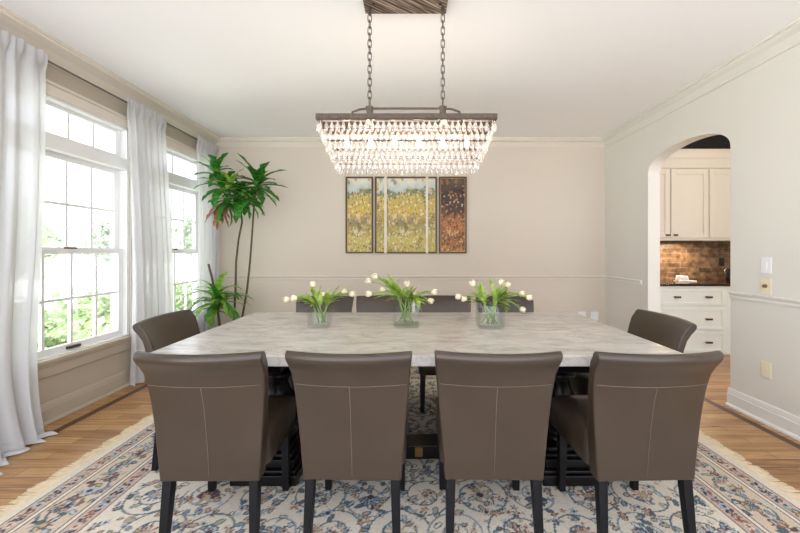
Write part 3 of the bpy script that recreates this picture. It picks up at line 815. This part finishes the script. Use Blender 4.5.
# ------------------------------------------------------------------ dining table
TX0, TX1, TY0, TY1, TZ = -1.256, 1.29, 1.644, 2.83, 0.76
tcx, tcy = (TX0 + TX1) / 2, (TY0 + TY1) / 2
root = empty('dining_table', (tcx, tcy, 0.0136)); tag(root, 'long dining table with grey marble top on dark double pedestals', 'table')
zt = TZ - 0.0136
MB().box(TX0 - tcx, TX1 - tcx, TY0 - tcy, TY1 - tcy, zt - 0.052, zt).build('tabletop', M['marble'], root, bevel=0.006, seg=3)
MB().box(-0.95, 0.98, -0.40, 0.40, zt - 0.10, zt - 0.053).build('apron', M['espresso'], root, bevel=0.004)
for px in (-0.78, 0.86):
    x = px - tcx
    pl = MB()
    for (hw, hd, z0, z1) in ((0.175, 0.382, 0, 0.055), (0.165, 0.37, 0.055, 0.075), (0.15, 0.35, 0.075, 0.12), (0.135, 0.33, 0.12, 0.14), (0.12, 0.31, 0.14, 0.165)):
        pl.box(x - hw, x + hw, -hd, hd, z0, z1)
    p = pl.build('pedestal', M['espresso'], root, bevel=0.006)
    for yy in (-0.165, 0.165):
        MB().lathe([(0.105, 0.165), (0.11, 0.18), (0.085, 0.19), (0.075, 0.205), (0.115, 0.25), (0.125, 0.30), (0.11, 0.36), (0.07, 0.42), (0.055, 0.47), (0.06, 0.50), (0.085, 0.515), (0.085, 0.53), (0.06, 0.545), (0.06, zt - 0.11)], 24, (x, yy, 0)).build('turned_post', M['espresso'], p, smooth=True)
    MB().box(x - 0.09, x + 0.09, -0.36, 0.36, zt - 0.16, zt - 0.101).build('top_block', M['espresso'], p, bevel=0.005)
st = MB().box(-0.78 - tcx + 0.12, 0.86 - tcx - 0.12, 2.08 - tcy, 2.22 - tcy, 0.012, 0.09)
st.build('stretcher', M['espresso'], root, bevel=0.004)
tag(MB().box(0.0, 0.045, 2.073 - tcy, 2.08 - tcy, 0.03, 0.082).build('gold_square', M['brass'], root), 'small gold-brown square')  # gold-brown square on the front face of the stretcher

# ------------------------------------------------------------------ dining chairs
def make_chair(label):
    root = empty('dining_chair', (0, 0, 0)); tag(root, label, 'chair', 'taupe leather dining chairs')
    ZB, ZT = 0.278, 0.836
    def hw(z):
        t = (z - ZB) / (ZT - ZB); t = max(0, min(1, t))
        return 0.205 + 0.047 * t ** 1.1
    def curve(z):
        t = max(0, (z - 0.30) / (ZT - 0.30)); return 0.05 * t ** 1.2
    rear = [(-0.218, 0.278), (-0.220, 0.36), (-0.222, 0.44), (-0.225, 0.52), (-0.231, 0.60), (-0.240, 0.67), (-0.256, 0.735), (-0.278, 0.772), (-0.295, 0.792), (-0.303, 0.806)]
    top = [(-0.304, 0.818), (-0.298, 0.829), (-0.286, 0.8355), (-0.272, 0.834), (-0.261, 0.825)]
    front = [(-0.248, 0.805), (-0.232, 0.785), (-0.212, 0.73), (-0.192, 0.66), (-0.176, 0.59), (-0.162, 0.52), (-0.154, 0.46), (-0.150, 0.40), (-0.150, 0.278)]
    prof = rear + top + front
    us = [-1, -0.94, -0.8, -0.6, -0.4, -0.2, 0, 0.2, 0.4, 0.6, 0.8, 0.94, 1]
    mb = MB(); rows = []
    for u in us:
        rows.append([(u * hw(z), y - curve(z) * (1 - u * u), z) for y, z in prof])
    mb.grid(rows, close_u=True)
    n = len(prof)
    # end caps, triangulated as strips between rear and front lines
    def cap(off, flip):
        for i in range(n // 2):
            a, b = i, i + 1; c_, d_ = n - 1 - i, n - 2 - i
            if b < d_: q = (off + a, off + b, off + d_, off + c_)
            elif b == d_: q = (off + a, off + b, off + c_)
            else: continue
            mb.f.append(q[::-1] if flip else q)
    cap(0, False); cap((len(us) - 1) * n, True)
    back = mb.build('backrest', M['leather'], root, bevel=0.011, seg=3, angle=48)
    def rs(u, z, e=0.001):
        for (ya, za), (yb, zb) in zip(rear[:-1], rear[1:]):
            if za <= z <= zb:
                y = ya + (yb - ya) * (z - za) / (zb - za); break
        else: y = rear[-1][0]
        return (u * hw(z), y - curve(z) * (1 - u * u) - e, z)
    s = MB()
    zs = 0.69
    s.tube([rs(u / 20, zs) for u in range(-19, 20)], 0.0015, 5)
    s.tube([rs(0.0, z) for z in (0.69, 0.66, 0.6, 0.5, 0.4, 0.3)], 0.0015, 5)
    tag(s.build('stitching', M['thread'], back, smooth=True), 'pale stitched seams')
    # seat: crowned cushion
    rows = []
    ringp = []
    def seat_ring(inset, z):
        out = []
        x0, x1, y0, y1 = -0.222 + inset, 0.222 - inset, -0.165 + inset * 0.2, 0.232 - inset
        r = 0.035
        for cx, cy, a0 in ((x1 - r, y1 - r, 0), (x0 + r, y1 - r, PI / 2), (x0 + r, y0 + r, PI), (x1 - r, y0 + r, 1.5 * PI)):
            for q in range(5):
                a = a0 + q * PI / 8
                out.append((cx + r * math.cos(a), cy + r * math.sin(a), z))
        return out
    sm = MB()
    sm.grid([seat_ring(0.012, 0.305), seat_ring(0.002, 0.312), seat_ring(0.0, 0.36), seat_ring(0.0, 0.42), seat_ring(0.004, 0.448), seat_ring(0.018, 0.463), seat_ring(0.05, 0.471), seat_ring(0.11, 0.475)], close_u=True)
    nn = 20
    sm.f.append(tuple(range(nn))[::-1]); sm.f.append(tuple(len(sm.v) - nn + q for q in range(nn)))
    sm.build('seat', M['leather'], root, smooth=True)
    for sx in (-1, 1):
        MB().taper((sx * 0.178, -0.190, 0.30), 0.020, (sx * 0.186, -0.222, 0.0), 0.0155).build('leg', M['leg'], root, bevel=0.003)
        MB().taper((sx * 0.187, 0.150, 0.31), 0.021, (sx * 0.190, 0.150, 0.0), 0.0155).build('leg', M['leg'], root, bevel=0.003)
    return root
RZ = 0.0136
D = math.radians
chairs = [
    (-0.838, 1.682, D(0.5), 'taupe leather dining chair with its back to us, leftmost of the near row'),
    (-0.245, 1.69, D(-1), 'taupe leather dining chair with its back to us, second from left in the near row'),
    (0.345, 1.69, D(-1), 'taupe leather dining chair with its back to us, third from left in the near row'),
    (0.965, 1.685, D(1.5), 'taupe leather dining chair with its back to us, rightmost of the near row'),
    (-1.235, 2.20, D(-90 + 3), 'taupe leather dining chair at the window end of the marble table'),
    (1.265, 2.20, D(90 - 2), 'taupe leather dining chair at the arch end of the marble table'),
    (-0.765, 2.86, D(180), 'dining chair on the far side, behind the left tulip vase'),
    (-0.242, 2.87, D(180), 'dining chair on the far side, just left behind the middle tulip vase'),
    (0.27, 2.87, D(180), 'dining chair on the far side, between the middle and right tulip vases'),
    (0.815, 2.86, D(180), 'dining chair on the far side, behind the right tulip vase'),
]
proto = make_chair(chairs[0][3]); KM = kid_map()
for i, (x, y, rz, lb) in enumerate(chairs):
    c = proto if i == 0 else copy_tree(proto, KM)
    c.location = (x, y, RZ); c.rotation_euler = (0, 0, rz); c['label'] = lb

# ------------------------------------------------------------------ vases and tulips
def strap(mb, base, az, el, L, w, droop, n=8, fold=0.25, twist=0.0):
    """pointed strap leaf starting at base, heading azimuth az, elevation el, bending down by droop over its length"""
    p = Vector(base); rows = []
    for i in range(n + 1):
        t = i / n
        e = el - droop * t
        d = Vector((math.cos(az) * math.cos(e), math.sin(az) * math.cos(e), math.sin(e)))
        side = Vector((-math.sin(az), math.cos(az), 0))
        nrm = side.cross(d) * -1
        if nrm.z < 0 and abs(e) < PI / 2: nrm = -nrm
        ww = w * (0.35 + 0.65 * math.sin(PI * min(1, t * 1.25 + 0.08)) if t < 0.72 else 1.0 * max(0.02, (1 - t) / 0.28) ** 0.8 * 0.95)
        rows.append([p + side * ww + nrm * ww * fold, p.copy(), p - side * ww + nrm * ww * fold])
        p = p + d * (L / n)
    mb.grid(rows)

def bez(p0, p1, p2, n=9):
    return [(p0 * (1 - t) ** 2 + p1 * 2 * t * (1 - t) + p2 * t * t) for t in [i / n for i in range(n + 1)]]

def vase(name_side, cx, cy, w, h, label):
    root = empty('glass_vase', (cx, cy, TZ + 0.001)); tag(root, label, 'vase', 'square glass vases on the marble table')
    b = w / 2; t = 0.006
    mb = MB()
    mb.box(-b, b, -b, b, 0, 0.014)
    mb.box(-b, b, -b, -b + t, 0.014, h); mb.box(-b, b, b - t, b, 0.014, h)
    mb.box(-b, -b + t, -b + t, b - t, 0.014, h); mb.box(b - t, b, -b + t, b - t, 0.014, h)
    mb.build('glass', M['vase'], root)
    MB().box(-b + t + .001, b - t - .001, -b + t + .001, b - t - .001, 0.015, h * 0.55).build('water', M['water'], root)
def tulip(vc, w, h, target, label, group, seed, nleaf=2):
    rnd = random.Random(seed)
    base = Vector((vc[0] + rnd.uniform(-.3, .3) * w * 0.8 - 0.35 * (target.x - vc[0]) * 0.25, vc[1] + rnd.uniform(-.3, .3) * w * 0.8, TZ + 0.022))
    base.x = max(vc[0] - w * 0.38, min(vc[0] + w * 0.38, base.x))
    root = empty('tulip', base); tag(root, label, 'tulip', group)
    tgt = target - base
    rim = Vector((max(-w * 0.36, min(w * 0.36, (target.x - vc[0]) * 0.45)) + vc[0] - base.x, (vc[1] - base.y) + rnd.uniform(-.3, .3) * w, h + 0.02))
    # path: base -> rim -> bloom
    mid = rim * 0.5 + tgt * 0.5 + Vector((0, 0, 0.25 * abs(tgt.x - rim.x)))
    pts = [Vector((0, 0, 0)), rim * 0.5, rim] + bez(rim, mid, tgt, 6)[1:]
    MB().tube(pts, [0.0038] * len(pts), 6).build('stem', M['tulip_stem'], root, smooth=True)
    d = (pts[-1] - pts[-2]).normalized()
    d = (d + Vector((0, 0, 0.35))).normalized()
    q = d.to_track_quat('Z', 'Y').to_matrix()
    bl = MB(); R = 0.0165; H = 0.043
    for kx in range(6):
        a = kx * PI / 3; rr = R * (1.0 if kx % 2 else 0.93); rows = []
        for i in range(8):
            t = i / 7
            rad = rr * (0.25 + 0.95 * math.sin(PI * (0.12 + 0.66 * t))) if t < 0.98 else rr * 0.55
            ww = 0.62 * math.sin(PI * min(1, 0.15 + 0.80 * t)) ** 0.8
            z = -0.002 + H * t
            rows.append([q @ Vector((math.cos(a + s * ww) * rad, math.sin(a + s * ww) * rad, z - (abs(s) * 0.006 * t))) + tgt for s in (-1, -0.5, 0, 0.5, 1)])
        bl.grid(rows)
    bl.build('bloom', M['petal'], root, smooth=True, fix=False)
    lv = MB()
    for i in range(nleaf):
        aim = tgt * rnd.uniform(0.8, 1.0)
        aim.x *= rnd.uniform(0.35, 1.0)
        aim = aim + Vector((rnd.uniform(-.09, .09), rnd.uniform(-.07, .07), rnd.uniform(-.03, .05)))
        b0 = rim * rnd.uniform(0.75, 0.98)
        dd = aim - b0
        strap(lv, b0, math.atan2(dd.y, dd.x), math.atan2(dd.z, math.hypot(dd.x, dd.y)) + 0.25, max(0.09, dd.length * rnd.uniform(0.85, 1.15)), rnd.uniform(0.014, 0.020), rnd.uniform(0.2, 0.7), n=9, fold=0.25)
    lv.build('leaf', M['tulip_leaf'], root, smooth=True, fix=False)
VASES = [
    ('left', -0.594, 2.30, 0.132, 0.125, 'small square glass vase holding tulips, left of the three on the table',
     [(289.5, 296.5, 'leftmost, drooping towards the window'), (297, 295.5, 'second from the left'), (313.5, 284, 'standing tallest'), (341.5, 290, 'second from the right'), (349.5, 291.5, 'rightmost, leaning furthest right'), (322, 294, 'short and mostly leaves, near the middle')]),
    ('middle', -0.037, 2.315, 0.162, 0.152, 'square glass vase holding tulips, tallest and middle of the three',
     [(371, 279, 'leftmost of the upper pair'), (377, 275, 'right-hand one of the upper left pair'), (371.5, 291, 'lowest on the left'), (385, 288, 'facing front left of centre'), (411.5, 291, 'facing front right of centre'), (428, 297, 'lowest on the right'), (432, 289.5, 'rightmost, leaning out'), (407, 283, 'hidden among the tall upright leaves')]),
    ('right', 0.497, 2.28, 0.155, 0.142, 'square glass vase holding tulips, right of the three on the table',
     [(461, 294, 'leftmost, leaning out low'), (467, 295.5, 'second from the left'), (474, 282.5, 'upright on the upper left'), (501, 282, 'left-hand one of the tall pair'), (506, 284, 'right-hand one of the tall pair'), (519, 291, 'upper one leaning right'), (526.5, 294.5, 'rightmost, leaning furthest out'), (520, 305.5, 'hanging lowest beside the rim')]),
]
sd = 100
for side, cx, cy, w, h, lb, bl in VASES:
    vase(side, cx, cy, w, h, lb)
    for px, py, wh in bl:
        sd += 1
        yy = cy + (random.Random(sd).uniform(-0.05, 0.06))
        tulip((cx, cy), w, h, P(px, py + 3, yy) , 'pale cream tulip in the %s vase, %s' % (side, wh), 'tulips in the %s vase' % side, sd, 7)

# ------------------------------------------------------------------ chandelier
cx0, cyc = -0.031, 2.13
root = empty('chandelier', (cx0, cyc, 1.70)); tag(root, 'long rectangular tiered crystal chandelier hanging over the marble table', 'chandelier')
zo = 1.70
hl, hd = 0.513, 0.13
zf0, zf1 = 1.992 - zo, 2.022 - zo
fm = MB()
fm.box(-hl, hl, -hd, -hd + 0.014, zf0, zf1); fm.box(-hl, hl, hd - 0.014, hd, zf0, zf1)
fm.box(-hl, -hl + 0.014, -hd + 0.014, hd - 0.014, zf0, zf1); fm.box(hl - 0.014, hl, -hd + 0.014, hd - 0.014, zf0, zf1)
for x in (-0.223, 0.216): fm.box(x - 0.012, x + 0.012, -hd + 0.01, hd - 0.01, zf0 + 0.006, zf1 - 0.004)
fm.box(-hl, hl, -0.01, 0.01, zf0 + 0.006, zf1 - 0.004)
# little nail heads along the frame
for i in range(60):
    x = -hl + 0.01 + i * (2 * hl - 0.02) / 59
    fm.box(x - 0.004, x + 0.004, -hd - 0.003, -hd, zf0 + 0.006, zf1 - 0.006)
fr = fm.build('frame', M['rust'], root)
ar = MB(); zr = 2.113 - zo - 0.012
ar.tube([(-0.345, 0, zf1 - 0.004), (-0.325, 0, zr - 0.02), (-0.28, 0, zr - 0.004), (-0.22, 0, zr), (0.21, 0, zr), (0.27, 0, zr - 0.004), (0.315, 0, zr - 0.02), (0.335, 0, zf1 - 0.004)], 0.007, 8)
ar.build('hanging_bar', M['rust'], root, smooth=True)
for x in (-0.223, 0.216):
    MB().lathe([(0.001, zf1 - 0.002), (0.024, zf1 - 0.002), (0.024, zf1 + 0.012), (0.018, zf1 + 0.016), (0.02, zf1 + 0.075), (0.024, zf1 + 0.08), (0.024, zf1 + 0.088), (0.006, zf1 + 0.094), (0.001, zf1 + 0.1)], 16, (x, 0, 0)).build('collar', M['rust'], root, smooth=True)
    ch = MB(); z = zf1 + 0.096; ztop = 2.708 - zo; L = 0.052; n = int((ztop - z) / (L * 0.74)); pit = (ztop - z - L) / (n - 1)
    for i in range(n):
        zc = z + L / 2 + i * pit; pts = []
        for q in range(14):
            a = 2 * PI * q / 14; ax = 0.0105 * math.cos(a); az = (L / 2 - 0.011) * (1 if math.sin(a) > 0.01 else -1 if math.sin(a) < -0.01 else 0) + 0.0105 * math.sin(a)
            pts.append((x + (ax if i % 2 else ax * 0.25), (0 if i % 2 else ax * 0.97), zc + az))
        ch.tube(pts, 0.0029, 6, closed=True)
    ch.build('chain', M['rust'], root, smooth=True)
can = MB().box(-0.256, 0.241, -0.09, 0.06, 2.708 - zo, HC - zo - 0.0005).build('canopy', M['canopy'], root, bevel=0.003)
for x in (-0.223, 0.216):
    MB().tube([(x, 0, 2.70 - zo + 0.012), (x, 0, 2.70 - zo - 0.006)], 0.012, 10).build('hook', M['rust'], can)
for s in (-1, 1):
    MB().lathe([(0.001, -0.008), (0.009, -0.005), (0.011, 0), (0.011, 0.004)], 10, (s * 0.2, -0.03, 2.706 - zo)).build('screw', M['black'], can, smooth=True)
# crystal drop
cm = MB()
prof = [(0.001, -0.070), (0.006, -0.068), (0.012, -0.060), (0.0145, -0.050), (0.0135, -0.040), (0.009, -0.026), (0.005, -0.015), (0.0025, -0.008)]
vs = []
cm.lathe(prof, 10)
cm.v = [(x, y * 0.6, z) for x, y, z in cm.v]
cm.tube([(0, 0, -0.009), (0, 0, 0.002)], 0.0018, 5)
tiers = [(1.990, 0.503, 0.122, 31), (1.941, 0.482, 0.112, 30), (1.880, 0.456, 0.098, 29), (1.835, 0.436, 0.082, 28), (1.785, 0.415, 0.068, 27)]
rails = MB()
fronts, others = [], []
for zt_, L_, d_, n in tiers:
    z = zt_ - zo
    rails.tube([(-L_, -d_, z), (L_, -d_, z), (L_, d_, z), (-L_, d_, z)], 0.004, 6, closed=True)
    for i in range(n):
        x = -L_ + (i + 0.5) * 2 * L_ / n
        fronts.append((x, -d_, z)); others.append((x, d_, z))
    ns = max(4, int(2 * d_ / 0.034))
    for i in range(ns):
        y = -d_ + (i + 0.5) * 2 * d_ / ns
        others += [(-L_, y, z), (L_, y, z)]
rails.build('tier_rail', M['bronze'], root)
first = None
order = sorted(range(len(fronts)), key=lambda i: (abs(fronts[i][0])))
chosen = set(order[:100])
for i, p in enumerate(fronts):
    if i in chosen:
        if first is None:
            first = cm.build('crystal', M['crystal'], root, smooth=True); c = first
        else:
            c = first.copy(); COL.objects.link(c); c.parent = root
        c.location = p; c.rotation_euler = (0, 0, random.uniform(-0.4, 0.4))
    else: others.append(p)
big = MB()
for p in others:
    a = random.uniform(0, PI); ca, sa = math.cos(a), math.sin(a)
    big.add([(x * ca - y * sa + p[0], x * sa + y * ca + p[1], z + p[2]) for x, y, z in cm.v], cm.f)
tag(big.build('crystal_drops', M['crystal'], root, smooth=True), kind='stuff')
for i in range(6):
    x = -0.36 + i * 0.144
    b = MB().lathe([(0.001, -0.075), (0.008, -0.07), (0.014, -0.055), (0.016, -0.04), (0.012, -0.02), (0.008, -0.005), (0.008, 0.0)], 12, (x, 0, 1.935 - zo)).build('bulb', M['bulb'], root, smooth=True)
    MB().tube([(x, 0, 1.934 - zo), (x, 0, zf0 + 0.012)], 0.009, 8).build('socket', M['bronze'], b)
    l = bpy.data.lights.new('bulb_light', 'POINT'); l.energy = 3.0; l.color = (1, 0.82, 0.66); l.shadow_soft_size = 0.02
    lo = bpy.data.objects.new('bulb_light', l); COL.objects.link(lo); lo.location = (cx0 + x, cyc, 1.945)

# ------------------------------------------------------------------ pictures
ks = YB / F
def pic(px0, px1, py0, py1, label, mat, bars=()):
    x0, x1 = (px0 - VX) * ks, (px1 - VX) * ks; z1, z0 = CH + (VY - py0) * ks, CH + (VY - py1) * ks
    root = empty('framed_picture', ((x0 + x1) / 2, YB - 0.001, z0)); tag(root, label, 'picture', 'pictures on the back wall')
    w = (x1 - x0) / 2; h = z1 - z0; t = 0.017
    f = MB().box(-w, w, -0.03, 0, 0, t).box(-w, w, -0.03, 0, h - t, h).box(-w, -w + t, -0.03, 0, t, h - t).box(w - t, w, -0.03, 0, t, h - t)
    f.build('frame', M['art_frame'], root, bevel=0.004)
    s = 0.007
    g = MB().box(-w + t, w - t, -0.022, -0.004, t, t + s).box(-w + t, w - t, -0.022, -0.004, h - t - s, h - t).box(-w + t, -w + t + s, -0.022, -0.004, t + s, h - t - s).box(w - t - s, w - t, -0.022, -0.004, t + s, h - t - s)
    g.build('inner_slip', M['art_slip'], root)
    MB().box(-w + t, w - t, -0.012, -0.002, t, h - t).build('canvas', mat, root)
    for a, b in bars:
        MB().box((a - VX) * ks - (x0 + x1) / 2, (b - VX) * ks - (x0 + x1) / 2, -0.036, -0.001, -0.002, h + 0.002).build('divider', M['art_bar'], root)
pic(345.9, 373.2, 177, 253.2, 'narrow yellow-green framed painting, left of the three on the back wall', M['art_green'])
pic(375.2, 436.8, 177, 253.2, 'wide yellow-green painting split by two pale vertical bars', M['art_green'], ((384.4, 387), (425.7, 428)))
pic(439, 466.4, 177, 253.2, 'narrow dark brown framed painting, right of the three on the back wall', M['art_dark'])

# ------------------------------------------------------------------ switches and outlets
def plate_right(px, py, name, label, cat, m, kind):
    d = F * XR / (px - VX); z = CH + (VY - py) * d / F
    root = empty(name, (XR - 0.0005, d, z)); tag(root, label, cat)
    MB().box(-0.006, 0, -0.037, 0.037, -0.058, 0.058).build('plate', m, root, bevel=0.002)
    if kind == 'rocker': MB().box(-0.010, -0.006, -0.012, 0.012, -0.022, 0.022).build('rocker', m, root, bevel=0.002)
    if kind == 'dial':
        o = MB().lathe([(0.001, 0.016), (0.011, 0.016), (0.013, 0)], 14).build('dial', M['brass'], root, smooth=True); o.rotation_euler = (0, -PI / 2, 0); o.location = (-0.006, 0, 0)
    if kind == 'outlet':
        for s in (-0.02, 0.02): MB().box(-0.009, -0.006, -0.016, 0.016, s - 0.014, s + 0.014).build('socket', m, root, bevel=0.002)
plate_right(766.5, 265.3, 'light_switch', 'white light switch plate above the ivory dimmer', 'switch', M['plate_white'], 'rocker')
plate_right(766.5, 286.0, 'dimmer_switch', 'ivory dimmer plate with brass dial resting on the chair rail', 'switch', M['plate_ivory'], 'dial')
plate_right(766.5, 370.0, 'wall_outlet', 'white outlet plate low on the right wall beside the arch', 'outlet', M['plate_ivory'], 'outlet')
for px, lb in ((582, 'left of the two outlet plates low on the back wall'), (594.5, 'right of the two outlet plates low on the back wall')):
    root = empty('wall_outlet', ((px - VX) * ks, YB - 0.0005, CH + (VY - 316) * ks)); tag(root, lb, 'outlet', 'outlet plates on the back wall')
    MB().box(-0.05, 0.05, -0.006, 0, -0.058, 0.058).build('plate', M['plate_white'], root, bevel=0.002)
    for s in (-0.02, 0.02): MB().box(-0.016, 0.016, -0.009, -0.006, s - 0.014, s + 0.014).build('socket', M['plate_white'], root, bevel=0.002)

# ------------------------------------------------------------------ curtains and rod
RODX, RODZ = XL + 0.085, 2.585
rd = MB().tube([(0, YF + 0.02, 0), (0, YB - 0.03, 0)], 0.008, 10).build('curtain_rod', M['chrome'], smooth=True)
rd.location = (RODX, 0, RODZ); tag(rd, 'thin grey metal curtain rod running below the crown above both windows', 'curtain rod')
def curtain(label, top, bot, nf, seed, amp=0.03, puddle=0.0, gather=None):
    """top/bot: (y0, y1) along the wall at header and at floor; nf folds"""
    rnd = random.Random(seed); mb = MB(); rows = []
    NU, NV = nf * 12, 40
    ph = [rnd.uniform(-0.6, 0.6) for _ in range(nf + 2)]
    am = [rnd.uniform(0.6, 1.3) for _ in range(nf + 2)]
    for j in range(NV + 1):
        t = j / NV                        # 0 at top
        z = 2.625 - t * (2.625 - 0.014)
        s = t * t * (3 - 2 * t)
        row = []
        for i in range(NU + 1):
            u = i / NU; q = u * nf; k0 = int(q); fq = q - k0
            y0 = top[0] + (bot[0] - top[0]) * s; y1 = top[1] + (bot[1] - top[1]) * s
            if gather: 
                g = math.exp(-((t - gather[0]) / 0.22) ** 2) * gather[1]; y0 += g * 0.5; y1 -= g * 0.5
            a_ = (am[k0] * (1 - fq) + am[k0 + 1] * fq); p_ = ph[k0] * (1 - fq) + ph[k0 + 1] * fq
            A = amp * a_ * (0.45 + 0.75 * t) if t > 0.03 else amp * 0.4 * a_
            x = RODX + A * math.sin(2 * PI * q + p_ * (1 + t)) + 0.25 * A * math.sin(4.7 * PI * q + seed + 2 * t)
            if t < 0.05: x = RODX + 0.016 + 0.008 * math.sin(2 * PI * q * 2 + p_)
            if t < 0.02: x += 0.004
            # billow and puddle
            x += 0.03 * math.sin(PI * t) 
            if puddle:
                x += puddle * max(0, (t - 0.75) / 0.25) ** 2 * (0.6 + 0.4 * math.sin(3.1 * u + 0.5))
            y = y0 + (y1 - y0) * u + 0.012 * math.sin(2 * PI * q * 0.5 + 3 * t)
            zz = z + (0.006 * math.sin(q * 7) if j == 0 else 0)
            row.append((max(XL + 0.04, x), y, zz))
        rows.append(row)
    if puddle:     # spread cloth lying on the floor
        last = rows[-1]
        for e in range(1, 5):
            row = []
            for i, (x, y, z) in enumerate(last):
                u = i / NU
                f = 0.5 + 0.5 * math.sin(5.2 * u + 0.8)
                row.append((x + e * 0.035 * (0.3 + f), y - e * 0.012 * (1 - u), 0.012 + 0.02 * math.sin(PI * e / 4) * (0.5 + 0.5 * math.sin(u * 21))))
            rows.append(row)
    mb.grid(rows)
    o = mb.build('curtain', M['curtain'], smooth=True, fix=False)
    tag(o, label, 'curtain', 'sheer white curtains')
curtain('sheer white curtain panel nearest us, puddling on the wood floor', (1.72, 2.48), (1.60, 2.40), 7, 1, 0.034, puddle=0.16)
curtain('sheer white curtain panel hanging between the two windows', (3.17, 3.68), (3.24, 3.78), 6, 2, 0.030)
curtain('sheer white curtain panel in the corner behind the tall plant', (4.22, 4.665), (4.20, 4.66), 6, 3, 0.028)

# ------------------------------------------------------------------ potted dracaena
PY = 4.15
root = empty('potted_dracaena', (-2.17, PY, 0)); tag(root, 'tall potted dracaena with bare canes in the window corner', 'plant')
base = Vector((-2.17, PY, 0))
MB().lathe([(0.001, 0), (0.13, 0), (0.15, 0.02), (0.185, 0.30), (0.19, 0.33), (0.175, 0.33), (0.17, 0.29), (0.001, 0.285)], 28).build('pot', M['ceramic'], root, smooth=True)
MB().lathe([(0.001, 0.292), (0.168, 0.29)], 20).build('soil', M['soil'], root)
def L(px, py, d): return P(px, py, d) - base
def cane(pts, r0, r1):
    m = MB(); n = len(pts); m.tube(pts, [r0 + (r1 - r0) * i / (n - 1) for i in range(n)], 8)
    return m.build('cane', M['cane'], root, smooth=True)
c1 = [Vector((0.075, 0.0, 0.29)), L(234, 318, 4.14), L(235.5, 290, 4.13), L(236, 262, 4.12), L(238.5, 240, 4.12), L(242, 222, 4.12), L(241, 212, 4.12), L(240, 196, 4.12)]
c2 = [Vector((0.135, 0.02, 0.29)), L(242.5, 316, 4.19), L(247, 290, 4.22), L(250, 262, 4.24), L(252, 235, 4.25), L(254, 205, 4.25), L(256, 188, 4.25)]
c1b = [L(242, 216, 4.12), L(232, 206, 4.05), L(222, 190, 4.0), L(216, 172, 3.98)]
c2b = [L(254, 208, 4.25), L(248, 206, 4.2), L(243, 206, 4.16)]
for c_, a, b in ((c1, 0.013, 0.009), (c2, 0.013, 0.009), (c1b, 0.009, 0.007)): cane(c_, a, b)
cane([Vector((-0.07, 0.0, 0.29)), L(217, 304, 4.12), L(212.5, 280, 4.1), L(208.5, 264, 4.08)], 0.014, 0.013)
cane([Vector((-0.05, -0.04, 0.29)), L(218, 314, 4.05), L(219, 300, 4.05)], 0.012, 0.010)
def head(c, n, Lm, w, seed, mat, el=(0.1, 1.3), dr=(0.8, 1.8), az=None, nm='leaves'):
    rnd = random.Random(seed); mb = MB()
    for i in range(n):
        a = i * 2.4 + rnd.uniform(-0.3, 0.3) if az is None else rnd.uniform(*az)
        t = i / max(1, n - 1)
        e = el[0] + (el[1] - el[0]) * t + rnd.uniform(-0.15, 0.15)
        strap(mb, c + Vector((0, 0, -0.06 + 0.08 * t)), a, e, Lm * rnd.uniform(0.75, 1.1), w * rnd.uniform(0.8, 1.15), rnd.uniform(*dr), n=9, fold=0.3)
    return mb.build(nm, mat, root, smooth=True, fix=False)
head(L(216, 172, 3.98), 16, 0.26, 0.044, 1, M['leaf'], el=(-0.1, 1.45), dr=(0.5, 1.4))
head(L(222, 186, 3.96), 18, 0.31, 0.046, 2, M['leaf'], el=(-0.3, 1.2), dr=(0.5, 1.5))
head(L(238, 194, 4.08), 20, 0.33, 0.048, 3, M['leaf'], el=(-0.5, 1.0), dr=(0.6, 1.6))
head(L(258, 184, 4.22), 22, 0.36, 0.048, 4, M['leaf'], el=(-0.4, 1.4), dr=(0.4, 1.5))
head(L(250, 196, 4.0), 14, 0.30, 0.046, 9, M['leaf'], el=(-0.5, 0.9), dr=(0.6, 1.6))
head(L(230, 184, 3.90), 9, 0.26, 0.036, 5, M['leaf_bright'], el=(0.1, 1.2), dr=(0.5, 1.5))
head(L(226, 200, 3.95), 12, 0.26, 0.036, 10, M['leaf'], el=(-0.9, 0.3), dr=(0.5, 1.2))
tag(head(L(220, 205, 3.95), 9, 0.24, 0.026, 6, M['leaf_brown'], el=(-1.1, -0.5), dr=(0.3, 0.7)), 'withered brown leaves')
head(L(217, 300, 4.05), 20, 0.40, 0.034, 7, M['leaf_bright'], el=(0.3, 1.5), dr=(1.2, 2.4))
head(L(218, 302, 4.02), 16, 0.40, 0.034, 8, M['leaf'], el=(0.0, 1.2), dr=(1.2, 2.2))
head(L(217, 306, 4.0), 12, 0.34, 0.034, 12, M['leaf_bright'], el=(-0.2, 0.8), dr=(1.0, 1.8))
